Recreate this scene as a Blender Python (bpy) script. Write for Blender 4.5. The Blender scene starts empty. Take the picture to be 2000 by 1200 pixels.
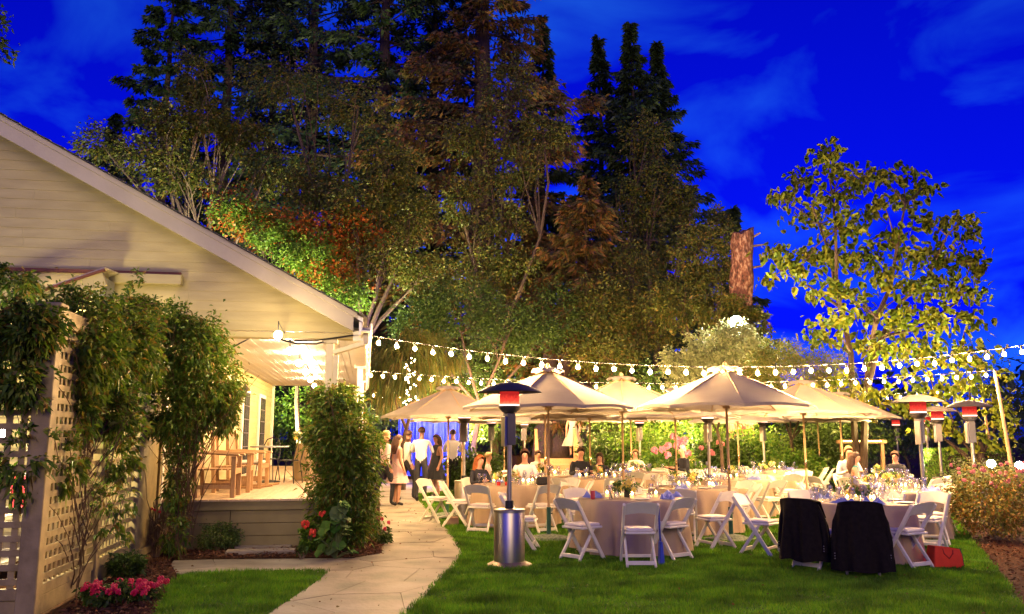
import bpy, bmesh, math, random
import numpy as np
from math import sin, cos, pi, radians, sqrt, atan, atan2
from mathutils import Vector, Matrix

# ------------------------------------------------------------------ camera, sky, light
SC = bpy.context.scene
COL = SC.collection
F, EYE = 1650.0, 1.64
TILT = atan(254 / F)
cam = bpy.data.cameras.new('camera')
cam.sensor_width = 36; cam.lens = 36 * F / 2000; cam.clip_start = .1; cam.clip_end = 2000
cam_ob = bpy.data.objects.new('camera', cam); COL.objects.link(cam_ob)
cam_ob.location = (0, 0, EYE); cam_ob.rotation_euler = (pi / 2 + TILT, 0, 0)
SC.camera = cam_ob
SC.view_settings.view_transform = 'Standard'; SC.view_settings.look = 'None'
SC.view_settings.gamma = 1; SC.view_settings.exposure = 0.1; SC.view_settings.use_curve_mapping = False
SC.cycles.use_denoising = True
SC.cycles.max_bounces = 5; SC.cycles.diffuse_bounces = 2; SC.cycles.glossy_bounces = 3
SC.cycles.transmission_bounces = 4; SC.cycles.transparent_max_bounces = 10
SC.cycles.sample_clamp_indirect = 4; SC.cycles.sample_clamp_direct = 0
SC.cycles.caustics_reflective = False; SC.cycles.caustics_refractive = False
SC.cycles.use_light_tree = True

SUN_EL, SUN_ROT = radians(20), radians(187)
w = bpy.data.worlds.new('World'); SC.world = w; w.use_nodes = True
nt = w.node_tree; N = nt.nodes; N.clear()
out = N.new('ShaderNodeOutputWorld'); bg = N.new('ShaderNodeBackground')
sky = N.new('ShaderNodeTexSky'); sky.sky_type = 'NISHITA'; sky.sun_disc = False
sky.sun_elevation = SUN_EL; sky.sun_rotation = SUN_ROT; sky.ozone_density = 4
sep = N.new('ShaderNodeSeparateColor'); nt.links.new(sky.outputs[0], sep.inputs[0])
# dusk: only the blue of the sky is left; high thin cloud wisps
tc = N.new('ShaderNodeTexCoord'); mp = N.new('ShaderNodeMapping'); mp.inputs['Scale'].default_value = (1.6, 1.6, 3.2); mp.inputs['Location'].default_value = (.2, 1.7, 1.1)
mp.inputs['Rotation'].default_value = (0, .9, .3)
nt.links.new(tc.outputs['Generated'], mp.inputs[0])
nz = N.new('ShaderNodeTexNoise'); nz.inputs['Scale'].default_value = 2.6; nz.inputs['Detail'].default_value = 6; nz.inputs['Distortion'].default_value = .6
nt.links.new(mp.outputs[0], nz.inputs['Vector'])
rp = N.new('ShaderNodeValToRGB'); rp.color_ramp.elements[0].position = .47; rp.color_ramp.elements[1].position = .74
rp.color_ramp.elements[0].color = (0, 0, 0, 1); rp.color_ramp.elements[1].color = (1, 1, 1, 1)
nt.links.new(nz.outputs[0], rp.inputs[0])
mx = N.new('ShaderNodeMix'); mx.data_type = 'RGBA'
mx.inputs[6].default_value = (.001, .006, .95, 1); mx.inputs[7].default_value = (.014, .14, 1.2, 1)
nt.links.new(rp.outputs[0], mx.inputs[0])
ml = N.new('ShaderNodeMix'); ml.data_type = 'RGBA'; ml.blend_type = 'MULTIPLY'; ml.inputs[0].default_value = 1
nt.links.new(mx.outputs[2], ml.inputs[6]); nt.links.new(sep.outputs[2], ml.inputs[7])
nt.links.new(ml.outputs[2], bg.inputs[0]); bg.inputs[1].default_value = .15
nt.links.new(bg.outputs[0], out.inputs[0])
# the afterglow of the sunset: one weak, wide, warm sun from behind the camera's left shoulder
sun = bpy.data.lights.new('afterglow_sun', 'SUN'); sun.energy = 1.15; sun.angle = radians(30); sun.color = (1, .7, .17)
sun_ob = bpy.data.objects.new('afterglow_sun', sun); COL.objects.link(sun_ob)
sun_ob.rotation_euler = Vector((-.12, .93, -.34)).to_track_quat('-Z', 'Y').to_euler()

# ------------------------------------------------------------------ geometry helpers
def ray(px, py):
    x = (px - 1000) / F; y = (600 - py) / F
    return Vector((x, cos(TILT) - y * sin(TILT), sin(TILT) + y * cos(TILT)))
def G(px, py, z=0.0):                # where a line of sight meets height z
    r = ray(px, py); k = (z - EYE) / r.z
    return Vector((r.x * k, r.y * k, z))
def P(px, py, Y):                    # the point on a line of sight at distance Y
    r = ray(px, py); k = Y / r.y
    return Vector((r.x * k, Y, EYE + r.z * k))
_r = ray(715, 854); HA = atan2(-_r.x, _r.y)       # heading of the house
HM = Matrix.Rotation(HA, 4, 'Z')
def H2W(u, v, z=0): return HM @ Vector((u, v, z))
def W2H(p): return HM.inverted() @ Vector(p)
def HV(px, py, v):                   # u, z where a line of sight meets the house plane v
    r = HM.inverted().to_3x3() @ ray(px, py); k = v / r.y
    return r.x * k, EYE + r.z * k

class MB:
    def __init__(s): s.v = []; s.f = []
    def add(s, vs, fs, M=None):
        o = len(s.v)
        s.v += [tuple(M @ Vector(q)) if M is not None else tuple(q) for q in vs]
        s.f += [tuple(i + o for i in q) for q in fs]; return s
    def box(s, c, d, M=None, rz=0):
        x, y, z = d[0] / 2, d[1] / 2, d[2] / 2
        vs = [Vector(q) for q in ((-x,-y,-z),(x,-y,-z),(x,y,-z),(-x,y,-z),(-x,-y,z),(x,-y,z),(x,y,z),(-x,y,z))]
        T = Matrix.Translation(c) @ Matrix.Rotation(rz, 4, 'Z')
        if M is not None: T = M @ T
        return s.add(vs, [(3,2,1,0),(4,5,6,7),(0,1,5,4),(1,2,6,5),(2,3,7,6),(3,0,4,7)], T)
    def bar(s, p, q, wd, ht, up=(0, 0, 1), M=None):
        p, q = Vector(p), Vector(q); d = (q - p); L = d.length; d.normalize()
        sd = d.cross(Vector(up))
        if sd.length < 1e-4: sd = d.cross(Vector((0, 1, 0)))
        sd.normalize(); u = sd.cross(d)
        R = Matrix((sd, d, u)).transposed().to_4x4(); T = Matrix.Translation((p + q) / 2) @ R
        if M is not None: T = M @ T
        return s.box((0, 0, 0), (wd, L, ht), T)
    def tube(s, pts, rad, n=6, M=None, cap=True):
        pts = [Vector(q) for q in pts]; k = len(pts)
        if not hasattr(rad, '__len__'): rad = [rad] * k
        vs, fs = [], []; ref = None
        for i, q in enumerate(pts):
            t = (pts[min(i + 1, k - 1)] - pts[max(i - 1, 0)]).normalized()
            if ref is None: ref = Vector((1, 0, 0)) if abs(t.x) < .8 else Vector((0, 1, 0))
            a = (ref - t * ref.dot(t)).normalized(); ref = a; b = t.cross(a)
            vs += [q + (a * cos(2 * pi * j / n) + b * sin(2 * pi * j / n)) * rad[i] for j in range(n)]
        for i in range(k - 1):
            for j in range(n):
                fs.append((i * n + j, i * n + (j + 1) % n, (i + 1) * n + (j + 1) % n, (i + 1) * n + j))
        if cap: fs.append(tuple(range(n))[::-1]); fs.append(tuple((k - 1) * n + j for j in range(n)))
        return s.add(vs, fs, M)
    def lathe(s, pr, n=16, M=None, cap0=True, cap1=True):
        vs, fs = [], []
        for r, z in pr: vs += [(r * cos(2 * pi * j / n), r * sin(2 * pi * j / n), z) for j in range(n)]
        for i in range(len(pr) - 1):
            for j in range(n): fs.append((i * n + j, i * n + (j + 1) % n, (i + 1) * n + (j + 1) % n, (i + 1) * n + j))
        if cap0 and pr[0][0] > 1e-4: fs.append(tuple(range(n))[::-1])
        if cap1 and pr[-1][0] > 1e-4: fs.append(tuple((len(pr) - 1) * n + j for j in range(n)))
        return s.add(vs, fs, M)
    def prism(s, poly, z0, z1, M=None):
        n = len(poly)
        vs = [(x, y, z0) for x, y in poly] + [(x, y, z1) for x, y in poly]
        fs = [tuple(range(n))[::-1], tuple(range(n, 2 * n))] + [(i, (i + 1) % n, n + (i + 1) % n, n + i) for i in range(n)]
        return s.add(vs, fs, M)
    def ball(s, c, r, n=8, m=5, M=None, sq=(1, 1, 1)):
        T = Matrix.Translation(c) @ Matrix.Diagonal((*sq, 1))
        if M is not None: T = M @ T
        pr = [(max(r * sin(pi * i / m), 1e-5), -r * cos(pi * i / m)) for i in range(m + 1)]
        return s.lathe(pr, n, T)
    def mesh(s, name, bev=0):
        me = bpy.data.meshes.new(name); me.from_pydata(s.v, [], s.f)
        if bev:
            bm = bmesh.new(); bm.from_mesh(me)
            bmesh.ops.bevel(bm, geom=bm.edges[:], offset=bev, segments=1, affect='EDGES', profile=.5)
            bm.to_mesh(me); bm.free()
        me.update(); return me
    def build(s, name, mat, parent=None, smooth=False, bev=0, ang=40):
        me = s.mesh(name, bev); return link(name, me, mat, parent, smooth, ang)

def link(name, me, mat, parent=None, smooth=False, ang=40):
    if mat is not None and len(me.materials) == 0: me.materials.append(mat)
    if smooth:
        me.polygons.foreach_set('use_smooth', [True] * len(me.polygons))
        try: me.set_sharp_from_angle(angle=radians(ang))
        except Exception: pass
    o = bpy.data.objects.new(name, me); COL.objects.link(o)
    if parent is not None: o.parent = parent
    return o
def tag(o, label=None, cat=None, group=None, kind=None):
    if label: o['label'] = label
    if cat: o['category'] = cat
    if group: o['group'] = group
    if kind: o['kind'] = kind
    return o
def thing(name, label, cat, loc=(0, 0, 0), rz=0, group=None):
    o = bpy.data.objects.new(name, None); COL.objects.link(o); o.empty_display_size = .2
    o.location = loc; o.rotation_euler = (0, 0, rz)
    return tag(o, label, cat, group)
def copy_tree(o, parent=None):
    c = o.copy(); COL.objects.link(c); c.parent = parent
    for ch in list(o.children): copy_tree(ch, c)
    return c
def place(proto, used, loc, rz, label, group=None):
    o = proto if not used else copy_tree(proto)
    used.append(1); o.location = loc; o.rotation_euler = (0, 0, rz); o['label'] = label
    if group: o['group'] = group
    return o

# ------------------------------------------------------------------ materials
MC = {}
def pm(name, c1, c2=None, scale=6., rough=.6, bump=0., metal=0., spec=.35, stretch=(1, 1, 1), detail=4, bscale=None, c3=None, island=0.):
    if name in MC: return MC[name]
    m = bpy.data.materials.new(name); m.use_nodes = True; t = m.node_tree; n = t.nodes; b = n['Principled BSDF']
    b.inputs['Roughness'].default_value = rough; b.inputs['Metallic'].default_value = metal
    b.inputs['Specular IOR Level'].default_value = spec
    if c2 is None: c2 = tuple(x * .8 for x in c1)
    co = n.new('ShaderNodeTexCoord'); ma = n.new('ShaderNodeMapping'); ma.inputs['Scale'].default_value = stretch
    t.links.new(co.outputs['Object'], ma.inputs[0])
    z = n.new('ShaderNodeTexNoise'); z.inputs['Scale'].default_value = scale; z.inputs['Detail'].default_value = detail
    t.links.new(ma.outputs[0], z.inputs['Vector'])
    r = n.new('ShaderNodeValToRGB'); e = r.color_ramp.elements
    e[0].position = .35; e[0].color = (*c1, 1); e[1].position = .68; e[1].color = (*c2, 1)
    if c3: q = e.new(.52); q.color = (*c3, 1)
    t.links.new(z.outputs[0], r.inputs[0]); last = r.outputs[0]
    if island:
        g = n.new('ShaderNodeObjectInfo'); mr = n.new('ShaderNodeMapRange')
        mr.inputs[3].default_value = 1 - island; mr.inputs[4].default_value = 1 + island * .6
        t.links.new(g.outputs['Random'], mr.inputs[0])
        mm = n.new('ShaderNodeMix'); mm.data_type = 'RGBA'; mm.blend_type = 'MULTIPLY'; mm.inputs[0].default_value = 1
        t.links.new(last, mm.inputs[6]); t.links.new(mr.outputs[0], mm.inputs[7]); last = mm.outputs[2]
    t.links.new(last, b.inputs['Base Color'])
    if bump:
        z2 = z
        if bscale:
            z2 = n.new('ShaderNodeTexNoise'); z2.inputs['Scale'].default_value = bscale; z2.inputs['Detail'].default_value = 5
            t.links.new(ma.outputs[0], z2.inputs['Vector'])
        u = n.new('ShaderNodeBump'); u.inputs['Strength'].default_value = bump; u.inputs['Distance'].default_value = .02
        t.links.new(z2.outputs[0], u.inputs['Height']); t.links.new(u.outputs[0], b.inputs['Normal'])
    MC[name] = m; return m
def em(name, col, s):
    if name in MC: return MC[name]
    m = bpy.data.materials.new(name); m.use_nodes = True; n = m.node_tree.nodes; n.clear()
    o = n.new('ShaderNodeOutputMaterial'); e = n.new('ShaderNodeEmission')
    e.inputs[0].default_value = (*col, 1); e.inputs[1].default_value = s
    m.node_tree.links.new(e.outputs[0], o.inputs[0]); MC[name] = m; return m
def leafm(name, cols, tr=.35, rough=.5):
    m = bpy.data.materials.new(name); m.use_nodes = True; t = m.node_tree; n = t.nodes; n.clear()
    o = n.new('ShaderNodeOutputMaterial'); g = n.new('ShaderNodeNewGeometry'); r = n.new('ShaderNodeValToRGB')
    e = r.color_ramp.elements; k = len(cols)
    e[0].position = 0; e[0].color = (*cols[0], 1); e[1].position = 1; e[1].color = (*cols[-1], 1)
    for i in range(1, k - 1): q = e.new(i / (k - 1)); q.color = (*cols[i], 1)
    t.links.new(g.outputs['Random Per Island'], r.inputs[0])
    d = n.new('ShaderNodeBsdfPrincipled'); d.inputs['Roughness'].default_value = rough; d.inputs['Specular IOR Level'].default_value = .3
    tl = n.new('ShaderNodeBsdfTranslucent'); x = n.new('ShaderNodeMixShader'); x.inputs[0].default_value = tr
    t.links.new(r.outputs[0], d.inputs['Base Color']); t.links.new(r.outputs[0], tl.inputs[0])
    t.links.new(d.outputs[0], x.inputs[1]); t.links.new(tl.outputs[0], x.inputs[2]); t.links.new(x.outputs[0], o.inputs[0])
    MC[name] = m; return m
def cloth(name, c1, c2, tr=.3, rough=.8, wave=0):
    m = pm(name, c1, c2, 3., rough, .15, bscale=60); t = m.node_tree; n = t.nodes
    b = n['Principled BSDF']; o = n['Material Output']
    tl = n.new('ShaderNodeBsdfTranslucent'); x = n.new('ShaderNodeMixShader'); x.inputs[0].default_value = tr
    t.links.new(b.inputs['Base Color'].links[0].from_socket, tl.inputs[0])
    t.links.new(b.outputs[0], x.inputs[1]); t.links.new(tl.outputs[0], x.inputs[2]); t.links.new(x.outputs[0], o.inputs[0])
    return m
def glassm(name, tint=(1, 1, 1), refl=.2):
    m = bpy.data.materials.new(name); m.use_nodes = True; t = m.node_tree; n = t.nodes; n.clear()
    o = n.new('ShaderNodeOutputMaterial'); a = n.new('ShaderNodeBsdfTransparent'); a.inputs[0].default_value = (*tint, 1)
    g = n.new('ShaderNodeBsdfGlossy'); g.inputs['Roughness'].default_value = .12
    l = n.new('ShaderNodeLayerWeight'); l.inputs[0].default_value = .35
    mr = n.new('ShaderNodeMapRange'); mr.inputs[3].default_value = refl; mr.inputs[4].default_value = .85
    t.links.new(l.outputs['Facing'], mr.inputs[0])
    x = n.new('ShaderNodeMixShader'); t.links.new(mr.outputs[0], x.inputs[0])
    t.links.new(a.outputs[0], x.inputs[1]); t.links.new(g.outputs[0], x.inputs[2]); t.links.new(x.outputs[0], o.inputs[0])
    MC[name] = m; return m

M_chair = pm('white_resin', (.76, .7, .53), (.7, .64, .48), 8, .42)
M_pad = pm('white_vinyl_pad', (.74, .66, .53), (.66, .58, .47), 9, .5)
M_siding = pm('cream_siding_paint', (.43, .365, .165), (.37, .31, .135), 2.2, .6, .12, stretch=(1, 1, 5), bscale=30, island=.07)
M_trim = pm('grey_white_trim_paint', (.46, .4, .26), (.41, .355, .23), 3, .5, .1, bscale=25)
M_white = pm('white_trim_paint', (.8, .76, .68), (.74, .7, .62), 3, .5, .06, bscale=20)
M_ceil = pm('porch_ceiling_paint', (.8, .74, .64), (.76, .69, .58), 3, .55, island=.05)
M_fence = pm('lattice_paint', (.32, .25, .11), (.22, .17, .07), 7, .65, .2, bscale=30, island=.12)
M_brown = pm('red_brown_trim', (.16, .05, .025), (.1, .035, .02), 9, .7)
M_shingle = pm('roof_shingle', (.09, .085, .08), (.05, .048, .045), 18, .9, .5)
M_deck = pm('deck_board', (.55, .4, .26), (.44, .31, .2), 7, .6, .2, stretch=(6, .6, 6), island=.12)
M_skirt = pm('shaded_skirt_paint', (.22, .18, .085), (.17, .135, .065), 3, .65, .1, island=.06)  # skirt shade put into the base colour, darker than the siding
M_metal = pm('galvanised_metal', (.4, .42, .44), (.3, .31, .33), 9, .4, metal=.6)
M_steel = pm('brushed_steel', (.46, .42, .35), (.38, .345, .285), 3, .36, metal=1., stretch=(1, 1, .05))
M_black = pm('black_enamel', (.018, .018, .02), (.012, .012, .013), 9, .4)
M_bronze = pm('dark_bronze_steel', (.06, .05, .048), (.04, .034, .034), 5, .5, metal=.25)
M_wood = pm('pale_teak', (.42, .25, .12), (.32, .18, .085), 9, .5, .15, stretch=(8, 8, 1.2), island=.12)
M_pole = pm('umbrella_pole_wood', (.46, .29, .14), (.36, .22, .1), 9, .5, .1, stretch=(8, 8, 1))
M_canvas = cloth('beige_canvas', (.39, .34, .27), (.34, .295, .235), .4)
M_linen = cloth('champagne_linen', (.46, .33, .2), (.4, .285, .17), .15, .5)
M_soil = pm('bark_mulch', (.085, .034, .014), (.02, .009, .005), 34, .95, 1., bscale=60, c3=(.045, .018, .009), spec=.1)
M_lawn = pm('lawn_soil', (.03, .07, .008), (.018, .045, .006), 14, .9, .6, bscale=80)
M_grass = leafm('grass_blade', [(.04, .14, .003), (.07, .21, .005), (.11, .26, .008), (.15, .24, .012)], .4, .6)
def patchy(m, scale, lo, hi):           # broad natural colour patches over the ground
    t = m.node_tree; n = t.nodes; src = [q for q in n if q.type == 'VALTORGB'][0]; co = n.new('ShaderNodeTexCoord'); z = n.new('ShaderNodeTexNoise')
    z.inputs['Scale'].default_value = scale; z.inputs['Detail'].default_value = 4; t.links.new(co.outputs['Object'], z.inputs['Vector'])
    mr = n.new('ShaderNodeMapRange'); mr.inputs[1].default_value = .3; mr.inputs[2].default_value = .7; mr.inputs[3].default_value = lo; mr.inputs[4].default_value = hi
    t.links.new(z.outputs[0], mr.inputs[0]); x = n.new('ShaderNodeMix'); x.data_type = 'RGBA'; x.blend_type = 'MULTIPLY'; x.inputs[0].default_value = 1
    old = [l.to_socket for l in src.outputs[0].links]; t.links.new(src.outputs[0], x.inputs[6]); t.links.new(mr.outputs[0], x.inputs[7])
    for q in old: t.links.new(x.outputs[2], q)
patchy(M_grass, 2.2, .4, 1.5)
M_stone = pm('flagstone', (.25, .215, .165), (.1, .085, .065), 1.7, .62, .45, bscale=18, c3=(.185, .158, .12), detail=8, island=.12)
M_grout = pm('path_joint', (.2, .145, .085), (.13, .095, .055), 20, .9, .4)
M_bark3 = pm('brown_bark', (.1, .065, .04), (.05, .032, .02), 10, .9, .6, stretch=(4, 4, .7), bscale=24)
M_bark = pm('dark_bark', (.075, .045, .03), (.03, .02, .014), 10, .9, .9, stretch=(4, 4, .7), bscale=24)
M_bark2 = pm('pale_bark', (.2, .15, .1), (.1, .07, .05), 10, .85, .6, stretch=(4, 4, .7), bscale=24)
M_snag = pm('peeling_bark', (.04, .02, .014), (.32, .22, .14), 5, .95, 1., stretch=(2.5, 2.5, 1.2), bscale=9, c3=(.15, .06, .035), detail=8)
M_glass = glassm('clear_glass')
M_pane = pm('dark_window_pane', (.05, .06, .065), (.035, .04, .045), 3, .08, spec=.8)
M_napkin = pm('blue_napkin', (.2, .24, .52), (.14, .17, .42), 5, .8, .2)
M_jacket = pm('black_wool', (.016, .012, .01), (.01, .008, .007), 20, .95, .25, bscale=120, spec=.08)
M_red = pm('red_canvas', (.72, .05, .012), (.6, .04, .01), 7, .7, .2)
M_green = pm('green_enamel', (.02, .09, .055), (.015, .06, .04), 8, .5)
M_stonebase = pm('pebbled_resin', (.2, .24, .17), (.06, .08, .06), 26, .8, .9, bscale=26)
M_cream_fl = pm('cream_petal', (.8, .7, .45), (.75, .62, .36), 20, .7, .4, bscale=40)
M_peach_fl = pm('peach_petal', (.8, .42, .2), (.75, .34, .14), 20, .7, .4, bscale=40)
M_yel_fl = pm('yellow_petal', (.75, .6, .12), (.65, .5, .08), 20, .7, .4, bscale=40)
M_pink_fl = pm('pink_petal', (.52, .15, .19), (.4, .1, .14), 30, .7, .6, bscale=50)
M_redfl = pm('red_petal', (.55, .006, .06), (.4, .004, .04), 20, .6)
M_orfl = pm('orange_red_petal', (.75, .06, .03), (.6, .04, .02), 20, .6)
M_bulb = em('bulb_glow', (1, .6, .24), 4200)
M_porchbulb = em('porch_bulb_glow', (1, .74, .42), 800)
M_candle = em('candle_glow', (1, .55, .18), 90)
M_flame = em('gas_flame', (1, .6, .5), 4)
M_emit = em('glowing_mesh', (1, .05, .03), 1.6)
_t = M_emit.node_tree; _n = _t.nodes; _e = [q for q in _n if q.type == 'EMISSION'][0]      # hotter and more orange just over the flames
_c = _n.new('ShaderNodeTexCoord'); _s = _n.new('ShaderNodeSeparateXYZ'); _m = _n.new('ShaderNodeMapRange'); _m.inputs[1].default_value = 2.1; _m.inputs[2].default_value = 2.27; _r = _n.new('ShaderNodeValToRGB')
_z = _n.new('ShaderNodeTexNoise'); _z.inputs['Scale'].default_value = 30; _a = _n.new('ShaderNodeMath'); _a.operation = 'MULTIPLY_ADD'; _a.inputs[1].default_value = .5; _t.links.new(_c.outputs['Object'], _z.inputs['Vector'])
_t.links.new(_c.outputs['Object'], _s.inputs[0]); _t.links.new(_s.outputs[2], _m.inputs[0]); _t.links.new(_z.outputs[0], _a.inputs[0]); _t.links.new(_m.outputs[0], _a.inputs[2]); _t.links.new(_a.outputs[0], _r.inputs[0]); _t.links.new(_r.outputs[0], _e.inputs[0])
_k = _r.color_ramp.elements; _k[0].position = .2; _k[0].color = (1, .2, .09, 1); _k[1].position = 1.1 if 0 else 1.0; _k[1].color = (.3, .012, .01, 1); _q = _k.new(.5); _q.color = (.8, .05, .03, 1)
M_spotlens = em('spot_lens', (1, .93, .75), 60)
M_wax = em('votive_wax_glow', (1, .6, .2), 2.2)
# ------------------------------------------------------------------ ground, lawn, path
def inpoly(x, y, poly):
    c = np.zeros(len(x), bool); n = len(poly)
    for i in range(n):
        x0, y0 = poly[i][0], poly[i][1]; x1, y1 = poly[(i + 1) % n][0], poly[(i + 1) % n][1]
        if y0 == y1: continue
        k = ((y0 > y) != (y1 > y)) & (x < (x1 - x0) * (y - y0) / (y1 - y0) + x0); c ^= k
    return c
def sheet(name, poly, z, mat, thick=0):
    b = MB()
    if thick: b.prism(poly, z - thick, z)
    else: b.add([(p[0], p[1], z) for p in poly], [tuple(range(len(poly)))])
    o = b.build(name, mat); tag(o, kind='structure'); return o
sheet('ground', [(-300, -40), (300, -40), (300, 500), (-300, 500)], -.03, M_soil)
g2 = lambda l, z=0: [(G(*q, z).x, G(*q, z).y) for q in l]
LAWN = g2([(790, 1200), (870, 1120), (897, 1095), (902, 1084), (893, 1062), (872, 1035), (848, 1008), (818, 978), (806, 966), (1000, 950), (1300, 945), (1600, 948), (1815, 958), (1845, 985), (1895, 1050), (1950, 1120), (2010, 1200), (2200, 1420), (1200, 1420), (600, 1420)])
LAWN2 = g2([(300, 1200), (322, 1150), (352, 1128), (372, 1121), (480, 1119), (560, 1116), (640, 1116), (622, 1134), (575, 1165), (520, 1200), (440, 1260), (330, 1260)])
sheet('lawn', LAWN, 0, M_lawn, .05); sheet('lawn', LAWN2, 0, M_lawn, .05)
PATH = g2([(520, 1203), (575, 1167), (622, 1135), (640, 1118), (560, 1118), (480, 1120), (372, 1122), (318, 1118), (340, 1096), (450, 1093), (560, 1092), (690, 1091), (742, 1083), (744, 1060), (742, 1000), (741, 962), (700, 955), (700, 938), (1000, 936), (1000, 948), (808, 965), (820, 978), (850, 1008), (874, 1035), (895, 1062), (904, 1084), (899, 1096), (872, 1121), (792, 1203), (560, 1480), (240, 1480)])
sheet('path_bed', PATH, -.012, M_grout)
def clip(poly, nx, ny, d):           # keep nx*x+ny*y <= d
    o = []
    for i in range(len(poly)):
        a, b = poly[i], poly[(i + 1) % len(poly)]
        fa, fb = nx * a[0] + ny * a[1] - d, nx * b[0] + ny * b[1] - d
        if fa <= 0: o.append(a)
        if fa * fb < 0: t = fa / (fa - fb); o.append((a[0] + (b[0] - a[0]) * t, a[1] + (b[1] - a[1]) * t))
    return o
path = thing('path', None, None); tag(path, kind='structure')
rs = random.Random(4); seeds = []
for iy in range(30):
    for ix in range(9):
        seeds.append((-6.5 + ix * .95 + rs.uniform(-.34, .34) + (.4 if iy % 2 else 0), 5.5 + iy * .85 + rs.uniform(-.3, .3)))
for i, s in enumerate(seeds):
    poly = PATH
    for j, q in enumerate(seeds):
        if i == j or abs(q[0] - s[0]) + abs(q[1] - s[1]) > 4: continue
        nx, ny = q[0] - s[0], q[1] - s[1]; L = sqrt(nx * nx + ny * ny); nx /= L; ny /= L
        poly = clip(poly, nx, ny, nx * (s[0] + q[0]) / 2 + ny * (s[1] + q[1]) / 2 - .004)
        if len(poly) < 3: break
    if len(poly) < 3: continue
    ar = abs(sum(poly[k][0] * poly[(k + 1) % len(poly)][1] - poly[(k + 1) % len(poly)][0] * poly[k][1] for k in range(len(poly)))) / 2
    if ar < .02: continue
    MB().prism(poly, -.011, .006 + rs.uniform(-.003, .004)).build('flagstone', M_stone, path)
# mulch strips under the shrubs
sheet('mulch_bed', g2([(330, 1094), (340, 1075), (365, 1062), (745, 1040), (746, 1082), (690, 1090), (560, 1091)]), .012, M_soil)
sheet('mulch_bed', g2([(90, 1230), (160, 1172), (235, 1120), (330, 1098), (345, 1122), (322, 1150), (298, 1202), (280, 1240)]), .012, M_soil)

RNG = np.random.default_rng(7)
def fast_mesh(name, V, nper):        # V (n, nper, 3): n separate faces of nper corners
    n = len(V); me = bpy.data.meshes.new(name)
    me.vertices.add(n * nper); me.vertices.foreach_set('co', V.reshape(-1).astype(np.float32))
    me.loops.add(n * nper); me.loops.foreach_set('vertex_index', np.arange(n * nper, dtype=np.int32))
    me.polygons.add(n); me.polygons.foreach_set('loop_start', np.arange(0, n * nper, nper, dtype=np.int32))
    me.update(calc_edges=True); return me
def grass(poly, dens):
    xs = [p[0] for p in poly]; ys = [p[1] for p in poly]
    x0, x1, y0, y1 = min(xs), max(xs), max(7.3, min(ys)), max(ys)
    n = int((x1 - x0) * (y1 - y0) * dens); x = RNG.uniform(x0, x1, n); y = RNG.uniform(y0, y1, n)
    k = inpoly(x, y, poly) & (np.abs(x) < y * .63 + .5)
    k &= RNG.uniform(0, 1, n) < np.clip((11.5 / y) ** 2.2, .03, 1)
    x, y = x[k] + RNG.normal(0, .025, k.sum()), y[k] + RNG.normal(0, .025, k.sum()); n = len(x); a = RNG.uniform(0, 2 * pi, n)
    cl = .5 + .5 * np.sin(x * 3.1 + 1.3 * np.sin(y * 2.3)) * np.sin(y * 3.7 + np.sin(x * 1.9))
    h = RNG.uniform(.025, .06, n) * (.6 + .8 * cl); wd = np.clip(.0055 * y / 9, .005, .018)
    V = np.zeros((n, 3, 3)); dx, dy = np.cos(a) * wd, np.sin(a) * wd; ln = RNG.normal(0, .02, (n, 2))
    V[:, 0] = np.stack([x - dx, y - dy, np.zeros(n)], 1); V[:, 1] = np.stack([x + dx, y + dy, np.zeros(n)], 1)
    V[:, 2] = np.stack([x + ln[:, 0], y + ln[:, 1], h], 1); return V
V = np.concatenate([grass(LAWN, 4200), grass(LAWN2, 4600)])
tag(link('grass', fast_mesh('grass', V, 3), M_grass), 'short mown green grass covering the lawn', 'grass', kind='stuff')

# ------------------------------------------------------------------ leaves, trees and shrubs
def unit(a): return a / np.maximum(np.linalg.norm(a, axis=1, keepdims=True), 1e-6)
def leafquads(C, D, L, Wd, fold=.12, droop=.1):
    n = len(C); D = unit(D); S = unit(np.cross(D, unit(RNG.normal(0, 1, (n, 3))))); U = np.cross(S, D)
    L = np.asarray(L).reshape(-1, 1) * np.ones((n, 1)); Wd = np.asarray(Wd).reshape(-1, 1) * np.ones((n, 1))
    V = np.zeros((n, 4, 3)); mid = C + D * L * .45
    V[:, 0] = C; V[:, 1] = mid + S * Wd / 2 + U * Wd * fold; V[:, 3] = mid - S * Wd / 2 + U * Wd * fold
    V[:, 2] = C + D * L; V[:, 2, 2] -= (L * droop)[:, 0]; return V
def clumps(c, r, n, per=45, sig=.17, low=0.):
    """leaf points gathered in clumps through an uneven crown volume"""
    c = np.array(c); r = np.array(r); k = max(3, n // per)
    d = unit(RNG.normal(0, 1, (k, 3))); d[:, 2] = np.maximum(d[:, 2], -1 + low)
    K = c + d * r * (RNG.uniform(.15, 1, (k, 1)) ** .5) * RNG.uniform(.75, 1.12, (k, 1))
    i = RNG.integers(0, k, n); s = RNG.uniform(.5, 1.2, k)[i][:, None]
    X = K[i] + RNG.normal(0, 1, (n, 3)) * r.mean() * sig * s
    return X, K
def foliage(name, blobs, L, Wd, mat, parent=None, up=.2, droop=.25, jit=.35, zmin=.02):
    out = []
    for b in blobs:
        X, K = clumps(b[0], b[1], b[2], *(b[3:] if len(b) > 3 else ()))
        X[:, 2] = np.maximum(X[:, 2], zmin + RNG.uniform(0, .15, len(X)))
        D = unit(X - np.array(b[0])) + RNG.normal(0, .8, X.shape) + np.array([0, 0, up])
        n = len(X); out.append(leafquads(X, D, L * RNG.uniform(1 - jit, 1 + jit, n), Wd * RNG.uniform(1 - jit, 1 + jit, n), droop=droop))
    return link(name, fast_mesh(name, np.concatenate(out), 4), mat, parent)
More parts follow.
